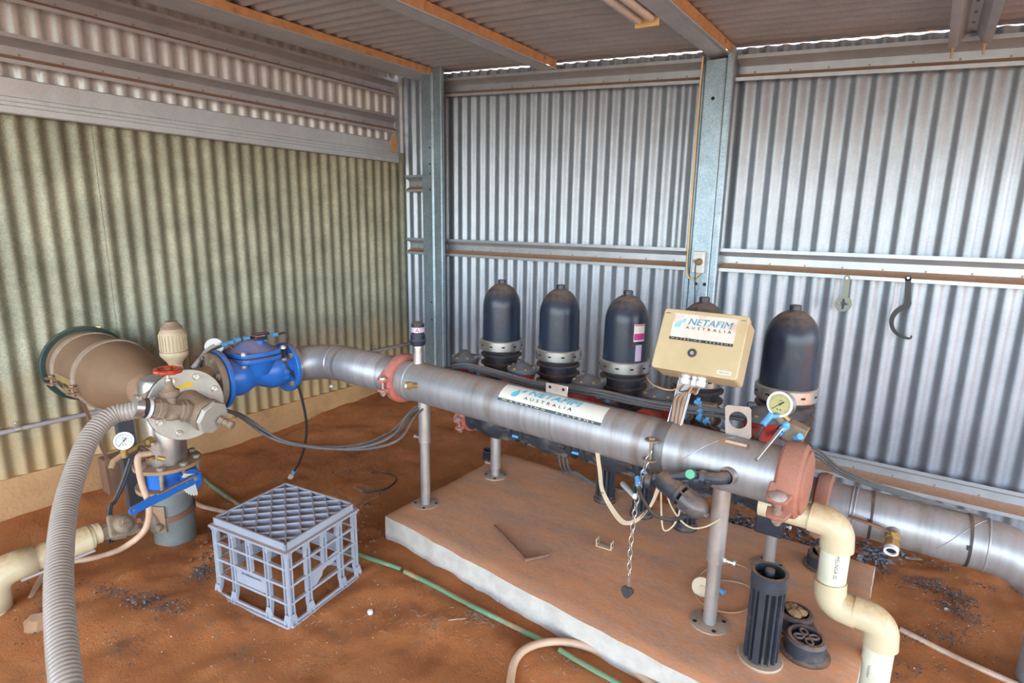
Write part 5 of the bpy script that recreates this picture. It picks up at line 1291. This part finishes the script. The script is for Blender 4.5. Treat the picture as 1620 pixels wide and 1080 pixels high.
# conduit on the wall
ca, cb = on_x(-60, 698, XL + .022), on_x(649, 543, XL + .022)
t = thing('wall_conduit', 'grey electrical conduit running along the olive wall', 'conduit', (XL + .02, ca.y, ca.z))
part('pipe', MB().cyl(ca, cb, .0105, seg=14), condm, t)
for u, v in ((28, 679), (593, 555)):
    c = on_x(u, v, XL + .024); part('saddle_clip', MB()._ring(c - V((0, .009, 0)), (0, 1, 0), .0108, .0125, .018, 16).box(c + V((-.012, 0, .022)), (.002, .018, .026)).hexb(c + V((-.010, 0, .025)), (1, 0, 0), .006, .004), boltm, t)
solo('wall_bolt', MB().cyl(on_x(523, 610, XL), on_x(524, 611, XL + .03), .010, seg=12), whitep, 'white plastic plug in the olive wall below the steel elbow', 'wall plug')

# ------------------------------------------------------------------ things on the back wall
t = thing('power_outlet', 'white power outlet on the centre column', 'power outlet', (-.904, 2.848, 1.02))
part('box', MB().box((-.904, 2.836, 1.078), (.058, .028, .106)), whitep, t, bevel=.004)
part('cover_plate', MB().box((-.904, 2.8205, 1.078), (.052, .004, .080)), whitep, t, bevel=.002)
part('switch', MB().box((-.922, 2.817, 1.083), (.012, .006, .016)), condm, t, bevel=.001)
t = thing('power_plug', 'dusty plug with a grey cord running down the centre column', 'power cord', (-.895, 2.80, 1.0))
part('plug', MB().lathe((-.895, 2.818, 1.082), (-.12, -1, -.15), [(0, .0165), (.012, .0165), (.026, .011), (.038, .007), (.040, .005)], 20), dustcast, t)
part('cord', MB().tube([V((-.899, 2.780, 1.074)), V((-.902, 2.782, 1.05)), V((-.905, 2.80, 1.0)), V((-.91, 2.83, .93)), V((-.91, 2.84, .86)), V((-.90, 2.84, .78)), V((-.78, 2.4, .76)), V((-.62, 1.72, .78)), V((-.56, 1.65, .82))], .003, 8, 6), tubem, t)
solo('yellow_cable', MB().tube([V((-.965, 2.845, 2.03)), V((-.968, 2.843, 1.95)), V((-.970, 2.848, 1.85)), V((-.970, 2.848, 1.55)), V((-.969, 2.848, 1.25)), V((-.966, 2.848, 1.06)), V((-.955, 2.842, 1.005)), V((-.925, 2.838, .995)), V((-.895, 2.838, 1.025))], .0042, 8, 8), fixcream, 'yellow cable down the left edge of the centre column', 'cable')
t = thing('cast_spanner', 'grey green cast spanner with a cross shaped hole hanging on the wall', 'spanner', (-.268, 2.885, .89))
mb = MB(); n = 32; cc = V((-.268, 2.884, .925)); outer = []; inner = []
for k in range(n):
    a = 2 * PI * k / n; outer.append((.034 * math.cos(a), .034 * math.sin(a)))
    rr = .009 + .016 * max(0, math.cos(2 * a)) ** 2 if False else .0095 + .0155 * abs(math.cos(2 * a)) ** 3; inner.append((rr * math.cos(a), rr * math.sin(a)))
for yy in (0, .008):
    for x, z in outer + inner: mb.v.append(cc + V((x, yy, z)))
for k in range(n):
    k2 = (k + 1) % n; mb.f += [(k, k2, n + k2, n + k), (2 * n + k, 3 * n + k, 3 * n + k2, 2 * n + k2), (k, 2 * n + k, 2 * n + k2, k2), (n + k, n + k2, 3 * n + k2, 3 * n + k)]
part('head', mb, toolg, t)
part('handle', MB().prism([(-.013, .028), (.013, .028), (.012, .118), (.006, .127), (-.006, .127), (-.012, .118)], cc + V((.002, .001, 0)), (1, 0, 0), (.0, 0, 1), -.007), toolg, t)
part('hanging_screw', MB().hexb(cc + V((.002, -.002, .115)), (0, -1, 0), .007, .005), boltm, t)
t = thing('hook_spanner', 'black hook spanner hanging from the middle girt', 'spanner', (-.045, 2.884, .8))
h0 = V((-.046, 2.884, 1.055)); elbow_p = on_y(1441, 483, 2.884); arc_c = on_y(1444, 510, 2.884)
def ribbon(pts, wds, th):
    m = MB(); n = len(pts)
    for i in range(n):
        d = (pts[min(i + 1, n - 1)] - pts[max(i - 1, 0)]).normalized(); e = V((-d.z, 0, d.x)) * wds[i] / 2
        for yy in (-th / 2, th / 2): m.v += [pts[i] + e + V((0, yy, 0)), pts[i] - e + V((0, yy, 0))]
    for i in range(n - 1):
        p, q = 4 * i, 4 * i + 4; m.f += [(p, q, q + 1, p + 1), (p + 2, p + 3, q + 3, q + 2), (p, p + 2, q + 2, q), (p + 1, q + 1, q + 3, p + 3)]
    m.f += [(0, 1, 3, 2), (4 * n - 4, 4 * n - 2, 4 * n - 1, 4 * n - 3)]
    return m
cx_, cz_, RA = -.012, .872, .069
pts = [h0, V((-.042, 2.884, 1.02)), V((-.036, 2.884, .965)), V((-.034, 2.884, .950))]; wds = [.020, .020, .022, .026]
for k in range(1, 29):
    a = math.radians(104 + 170 * k / 28); pts.append(V((cx_ + RA * math.cos(a), 2.884, cz_ + RA * math.sin(a)))); wds.append(.024 - .015 * k / 28)
pts[4] = V((-.038, 2.884, .938)); wds[4] = .028
mb = ribbon(pts, wds, .008).cyl(h0 + V((0, -.004, 0)), h0 + V((0, .004, 0)), .0115, seg=20)
mb.box(pts[-1] + V((.003, 0, .006)), (.007, .0072, .014)).box(V((-.031, 2.884, .944)), (.014, .0072, .016))
part('hook', mb, toolm, t)
part('hanging_screw', MB().hexb(h0 + V((0, -.004, 0)), (0, -1, 0), .006, .005), boltm, t)

# ------------------------------------------------------------------ milk crate, upside down
CC = V((-1.646, .993, ground_z(-1.65, .99) - .004)); CA = math.radians(8.5)
cu_, cv_ = V((math.cos(CA), math.sin(CA), 0)), V((-math.sin(CA), math.cos(CA), 0)); CZ = V((0, 0, 1))
CRot = Matrix((cu_, cv_, CZ)).transposed()
def cp_(x, y, z): return CC + cu_ * x + cv_ * y + CZ * z
HX, HYc, HT = .168, .148, .282
t = thing('milk_crate', 'grey blue plastic milk crate standing upside down on the soil', 'crate', CC)
mb = MB()
for s in (-1, 1):
    mb.box(cp_(0, s * (HYc - .003), HT - .012), (2 * HX, .006, .024), CRot); mb.box(cp_(s * (HX - .003), 0, HT - .012), (.006, 2 * HYc, .024), CRot)
    mb.box(cp_(0, s * (HYc + .004), HT - .027), (2 * HX + .022, .016, .007), CRot); mb.box(cp_(s * (HX + .004), 0, HT - .0275), (.016, 2 * HYc + .0212, .007), CRot)
part('top_frame', mb, cratem, t)
mb = MB()
def clipline(px, py, dx, dy, hx, hy):
    lo, hi = -9, 9
    for p, d, h in ((px, dx, hx), (py, dy, hy)):
        a, b = (-h - p) / d, (h - p) / d
        if a > b: a, b = b, a
        lo = max(lo, a); hi = min(hi, b)
    return lo, hi
for sgn in (1, -1):
    for k in range(-5, 6):
        a = math.radians(41 if sgn > 0 else -41); dx, dy = math.cos(a), math.sin(a); nx_, ny_ = -dy, dx
        px, py = nx_ * k * .0445, ny_ * k * .0445; lo, hi = clipline(px, py, dx, dy, HX - .004, HYc - .004)
        if hi - lo < .02: continue
        m = (lo + hi) / 2; rr = Matrix((cu_ * dx + cv_ * dy, cu_ * nx_ + cv_ * ny_, CZ)).transposed()
        mb.box(cp_(px + dx * m, py + dy * m, HT - .013), (hi - lo, .0035, .022), rr)
part('base_grid', mb, cratem, t, label='diamond grid of thin ribs')
def side(o, ax, W, panel, broken, seed):
    """one wall of the crate: o centre offset outwards along n, ax along the wall"""
    mb = MB(); n_ = o.normalized(); H2 = HT - .028; d0 = o.length
    def fl(z): return .012 * max(0, (.05 - z) / .05) ** 1.5      # the rim flares out at the ground
    def pt(x, z): return CC + n_ * (d0 + fl(z)) + ax * (x * (1 + fl(z) * 2.2)) + CZ * z
    ns = 5; xs = [(-1 + 2 * i / (ns - 1)) * W for i in range(ns)]
    zs = [.012, .075, .135, .195]
    for i, x in enumerate(xs):
        cut = panel and i == 2
        segs = [(.0, .135 if not cut else .0), (.135, H2)] if not cut else [(.135, H2)]
        for za, zb_ in segs:
            if zb_ - za < .01: continue
            for q in range(6):
                z0 = za + (zb_ - za) * q / 6; z1 = za + (zb_ - za) * (q + 1) / 6
                for off in (-.0075, .0075): mb.bar(pt(x + off, z0), pt(x + off, z1), .0045, .012, n_)
                mb.bar(pt(x, z0) - n_ * .004, pt(x, z1) - n_ * .004, .019, .003, n_)
        mb.prism([(-.022, 0), (.022, 0), (.009, -.028), (-.009, -.028)], pt(x, H2 + .002) - n_ * .002, ax, CZ, .004)
        if not cut: mb.prism([(-.018, 0), (.018, 0), (.009, .03), (-.009, .03)], pt(x, .012) - n_ * .002, ax, CZ, .004)
    for z in zs:
        if z == .135 or not (panel and z in (.075,)): mb.bar(pt(-W, z), pt(W, z), .010 if z > .02 else .006, .008, CZ)
        else:
            mb.bar(pt(-W, z), pt(W, z), .010, .008, CZ)
    mb.bar(pt(-W - .006, .004), pt(W + .006, .004), .014, .008, CZ)
    o_ = part('side_wall', mb, cratem, t, smooth=False)
    if panel:
        x0, x1 = xs[1] + .009, xs[3] - .009; pm = MB()
        if not broken: poly = [(x0, .075), (x1, .075), (x1, .135), (x0, .135)]
        else: poly = [(x0, .070), (x0 + .02, .074), (x0 + .035, .088), (x0 + .05, .097), (x0 + .055, .112), (x0 + .075, .118), (x0 + .09, .112), (x0 + .10, .118), (x1, .12), (x1, .150), (x0, .135)]
        pm.prism(poly, CC + n_ * (d0 - .003), ax, CZ, .003)
        part('solid_panel', pm, cratem, o_, smooth=False, label='broken solid panel' if broken else 'solid name panel')
        if not broken:
            fn = lambda x, y: CC + n_ * (d0 + .0012) + ax * (-x) + CZ * (.122 - y)
            lm = lettering(MB(), 'UNAUTHORISED USE', fn, -.045, 0, .09, .0075, .01); lettering(lm, 'ILLEGAL', fn, -.02, -.013, .042, .0065, .01)
            if seed == 1: part('lettering', lm, inkd, o_, label='small upside down lettering', smooth=False)
    return o_
side(-cv_ * HYc, cu_, HX - .006, True, False, 1); side(cu_ * HX, cv_, HYc - .006, True, True, 2)
side(cv_ * HYc, -cu_, HX - .006, True, False, 3); side(-cu_ * HX, -cv_, HYc - .006, True, False, 4)

# ------------------------------------------------------------------ hoses on the ground
def on_ground(u, v, lift=.0):
    p = on_z(u, v, 0)
    for _ in range(5): p = on_z(u, v, ground_z(p.x, p.y) + lift)
    return p
solo('garden_hose', MB().tube([on_ground(u, v, .012) for u, v in ((806, 1110), (808, 1075), (815, 1045), (832, 1026), (862, 1016), (900, 1016), (940, 1027), (985, 1050), (1022, 1075), (1050, 1098))], .0115, 12, 8), hosec, 'cream garden hose looped on the red soil at the bottom edge', 'garden hose')
solo('green_hose', MB().tube([on_ground(u, v, .004) for u, v in ((640, 904), (655, 911), (690, 928), (730, 950), (770, 970), (810, 990), (850, 1009), (872, 1020))], .0085, 10, 5), hosegr, 'green and yellow garden hose half buried along the slab edge', 'garden hose')
solo('green_hose', MB().tube([on_ground(u, v, .004) for u, v in ((885, 1028), (905, 1040), (940, 1060), (975, 1080), (1010, 1100))], .0085, 10, 5), hosegr, 'green garden hose emerging inside the cream hose loop', 'garden hose')
solo('green_hose', MB().tube([on_ground(u, v, .003) for u, v in ((540, 866), (565, 876), (600, 888), (634, 900))], .008, 10, 5), hosegr, 'short buried stretch of green hose right of the crate', 'garden hose')
solo('pale_green_hose', MB().tube([on_ground(u, v, .006) for u, v in ((316, 752), (335, 768), (362, 788), (380, 800))], .009, 10, 5), hosegr, 'faded green hose running from the blue lever to the crate', 'garden hose')
solo('cream_hose', MB().tube([on_ground(u, v, .010) for u, v in ((302, 790), (318, 800), (345, 807), (368, 812))], .0095, 10, 5), hosec, 'short cream hose on the soil between riser pipe and crate', 'hose')
solo('pale_hose', MB().tube([on_ground(u, v, .006) for u, v in ((1424, 995), (1460, 1013), (1500, 1033), (1545, 1054), (1590, 1074), (1640, 1096))], .0085, 10, 5), hosew, 'worn pale hose crossing the soil at the lower right', 'hose')
solo('black_wire', MB().tube([on_ground(u, v, .004) for u, v in ((588, 748), (605, 747), (622, 752), (626, 760), (612, 772), (590, 777), (572, 776))], .004, 8, 5), rubber, 'curl of black tube on the soil left of the slab', 'tube')
solo('clear_pipe', MB().cyl(on_y(985, 765, 2.12), on_y(1005, 785, 2.0), .012, seg=14), whitep, 'short white pipe lying behind the ribbed pedestals', 'pipe')
solo('black_collar', MB()._ring(on_ground(772, 724, .03), (.1, -.1, 1), .024, .030, .05, 24), blackd, 'open black collar standing in the soil beside the back left leg', 'pipe collar')
# light steel leftovers
solo('bottle_cap', MB().lathe(on_ground(586, 969, .004), (.2, -.3, 1), [(0, .009), (.008, .009), (.010, .006), (.010, 0)], 14), whitep, 'small white scrap lying in front of the crate', 'scrap')

# ------------------------------------------------------------------ loose litter that nobody could count
def leaf_pile(name, label, regions, n, size, mat, flat=.5, seed=1, thin=1., slab=False):
    random.seed(seed); mb = MB()
    for _ in range(n):
        (u, v, su, sv) = random.choice(regions)
        uu, vv = random.gauss(u, su), random.gauss(v, sv)
        p = on_z(uu, vv, 0)
        z = ground_z(p.x, p.y)
        p = on_z(uu, vv, z); 
        if -1.63 < p.x < .02 and 1.28 < p.y < 2.21: 
            if not slab: continue
            p = on_z(uu, vv, .102)
        if p.x < XL + .04 or p.y > YB - .03: continue
        a = random.uniform(0, 2 * PI); s = size * random.uniform(.5, 1.3); tl = random.uniform(-flat, flat)
        e = V((math.cos(a), math.sin(a), tl * .6)).normalized(); f = V((-math.sin(a), math.cos(a), random.uniform(-flat, flat))).normalized()
        wd = s * .28 * thin; c = p + V((0, 0, .003 + random.uniform(0, size * .12)))
        k = random.uniform(.1, .5) * wd
        mb.add([c - e * s / 2, c - e * s * .1 + f * wd + V((0, 0, k)), c + e * s / 2, c - e * s * .1 - f * wd + V((0, 0, k)), c + V((0, 0, -k * .3))], [(0, 1, 4), (1, 2, 4), (2, 3, 4), (3, 0, 4)])
    return solo(name, mb, mat, label, 'leaf litter', kind='stuff', smooth=False)
leaf_pile('dry_leaf_litter', 'dark dry leaves and feathers heaped behind the slab under the outlet pipe', [(1190, 845, 30, 10), (1250, 850, 40, 14), (1310, 868, 40, 14), (1375, 882, 18, 10), (1400, 880, 15, 7), (1150, 830, 25, 8)], 900, .030, leafm, .6, 4)
def streak(u0, v0, u1, v1, s, n=7):
    return [(u0 + (u1 - u0) * k / (n - 1), v0 + (v1 - v0) * k / (n - 1), (abs(u1 - u0) / n + s) * .6, s) for k in range(n)]
R1 = streak(1410, 897, 1465, 930, 5) * 3 + streak(1465, 918, 1535, 955, 5) * 3 + streak(1470, 885, 1620, 945, 5) * 3 + [(1425, 928, 12, 4)] + streak(1490, 955, 1550, 985, 5) * 2 + [(1505, 1005, 22, 11)] * 8 + [(1440, 1010, 20, 6), (1455, 1060, 20, 7)] * 3 + [(1500, 960, 90, 60), (1560, 1050, 40, 20)]
leaf_pile('seed_litter', 'dark seeds and husks lying in streaks over the soil on the right', R1, 1500, .0085, seedm, .5, 5, 1.3)
L1_ = [(500, 720, 40, 12), (565, 742, 30, 8), (455, 762, 40, 10), (420, 735, 40, 10), (560, 722, 20, 8)] * 3 + streak(150, 930, 280, 965, 7) * 2 + [(245, 950, 25, 8)] * 6 + [(318, 905, 9, 9)] * 8 + [(165, 945, 25, 10), (190, 1020, 25, 15), (50, 950, 30, 20), (60, 1010, 30, 15), (150, 1000, 40, 30), (320, 870, 12, 5), (650, 700, 60, 30), (500, 990, 200, 50)]
leaf_pile('seed_litter', 'dark seeds and husks scattered over the soil on the left', L1_, 1500, .0085, seedm, .5, 6, 1.3)
S1_ = [(720, 925, 40, 12), (755, 975, 10, 5), (770, 980, 18, 8), (860, 1006, 30, 8), (640, 965, 25, 12), (700, 1000, 50, 25), (600, 850, 25, 20), (580, 800, 30, 25), (560, 960, 60, 40), (890, 1050, 30, 14), (480, 1010, 70, 40), (725, 915, 30, 6), (620, 790, 25, 12), (690, 985, 15, 8)]
leaf_pile('dry_straw', 'scattered dry straw and husks on the soil between crate and slab', S1_, 1100, .019, strawm, .3, 8, .22)
leaf_pile('pale_grit', 'pale grit sprinkled over the dark soil at the back', [(560, 690, 60, 25), (480, 720, 60, 30), (620, 700, 40, 30), (650, 740, 20, 30), (500, 1000, 200, 60), (1450, 960, 80, 50), (200, 920, 100, 60)], 1600, .0045, quartz, .5, 9, 1.6)
random.seed(12); mb = MB()
for _ in range(130):
    u, v, su, sv = random.choice([(585, 830, 20, 18), (600, 855, 16, 10), (335, 850, 14, 20), (640, 865, 25, 8), (860, 985, 60, 12), (325, 880, 12, 10), (575, 790, 30, 12)])
    p = on_ground(random.gauss(u, su), random.gauss(v, sv)); r = random.uniform(.004, .012)
    if -1.63 < p.x < .02 and 1.3 < p.y < 2.21: continue
    m = MB().sphere((0, 0, 0), r, 6); q = [p + V((x.x * random.uniform(.8, 1.3), x.y * random.uniform(.8, 1.3), x.z * .8)) for x in m.v]; mb.add(q, m.f)
solo('soil_clods', mb, clodm, 'crumbled clods of red soil around crate and slab corner', 'soil clods', kind='stuff', sharp=.3)

def scrap(name, u0, v0, u1, v1, wd, mat, label, cat, th=.004, lift=.004):
    a, b = on_ground(u0, v0, lift), on_ground(u1, v1, lift); solo(name, MB().bar(a, b, wd, th), mat, label, cat, bevel=.001)
scrap('plastic_scrap', 788, 948, 818, 960, .018, whitep, 'pale plastic scrap at the foot of the slab front', 'scrap', .012)
scrap('plastic_scrap', 692, 882, 697, 893, .012, cratem, 'blue white scrap in the hollow under the slab front', 'scrap', .006)
scrap('dry_leaf', 575, 776, 562, 771, .018, strawm, 'curled pale dry leaf behind the crate', 'leaf', .003)
scrap('dry_leaf', 1432, 882, 1458, 884, .018, strawm, 'pale dry leaf under the right outlet pipe', 'leaf', .003)
solo('twig', MB().tube([on_ground(571, 801, .006), on_ground(580, 793, .010), on_ground(590, 788, .006), on_ground(600, 784, .004)], .0028, 6, 4), strawm, 'pale curved twig on the soil left of the slab corner', 'twig')
solo('twig', MB().tube([on_ground(709, 981, .004), on_ground(722, 979, .006), on_ground(737, 978, .005)], .0022, 6, 4), strawm, 'pale dry twig beside the green hose', 'twig')
solo('pebble', MB().sphere(on_ground(1497, 963, .004), .0075, 10, (1, .8, .6)), whitep, 'single white pebble on the dark seeds at right', 'pebble')
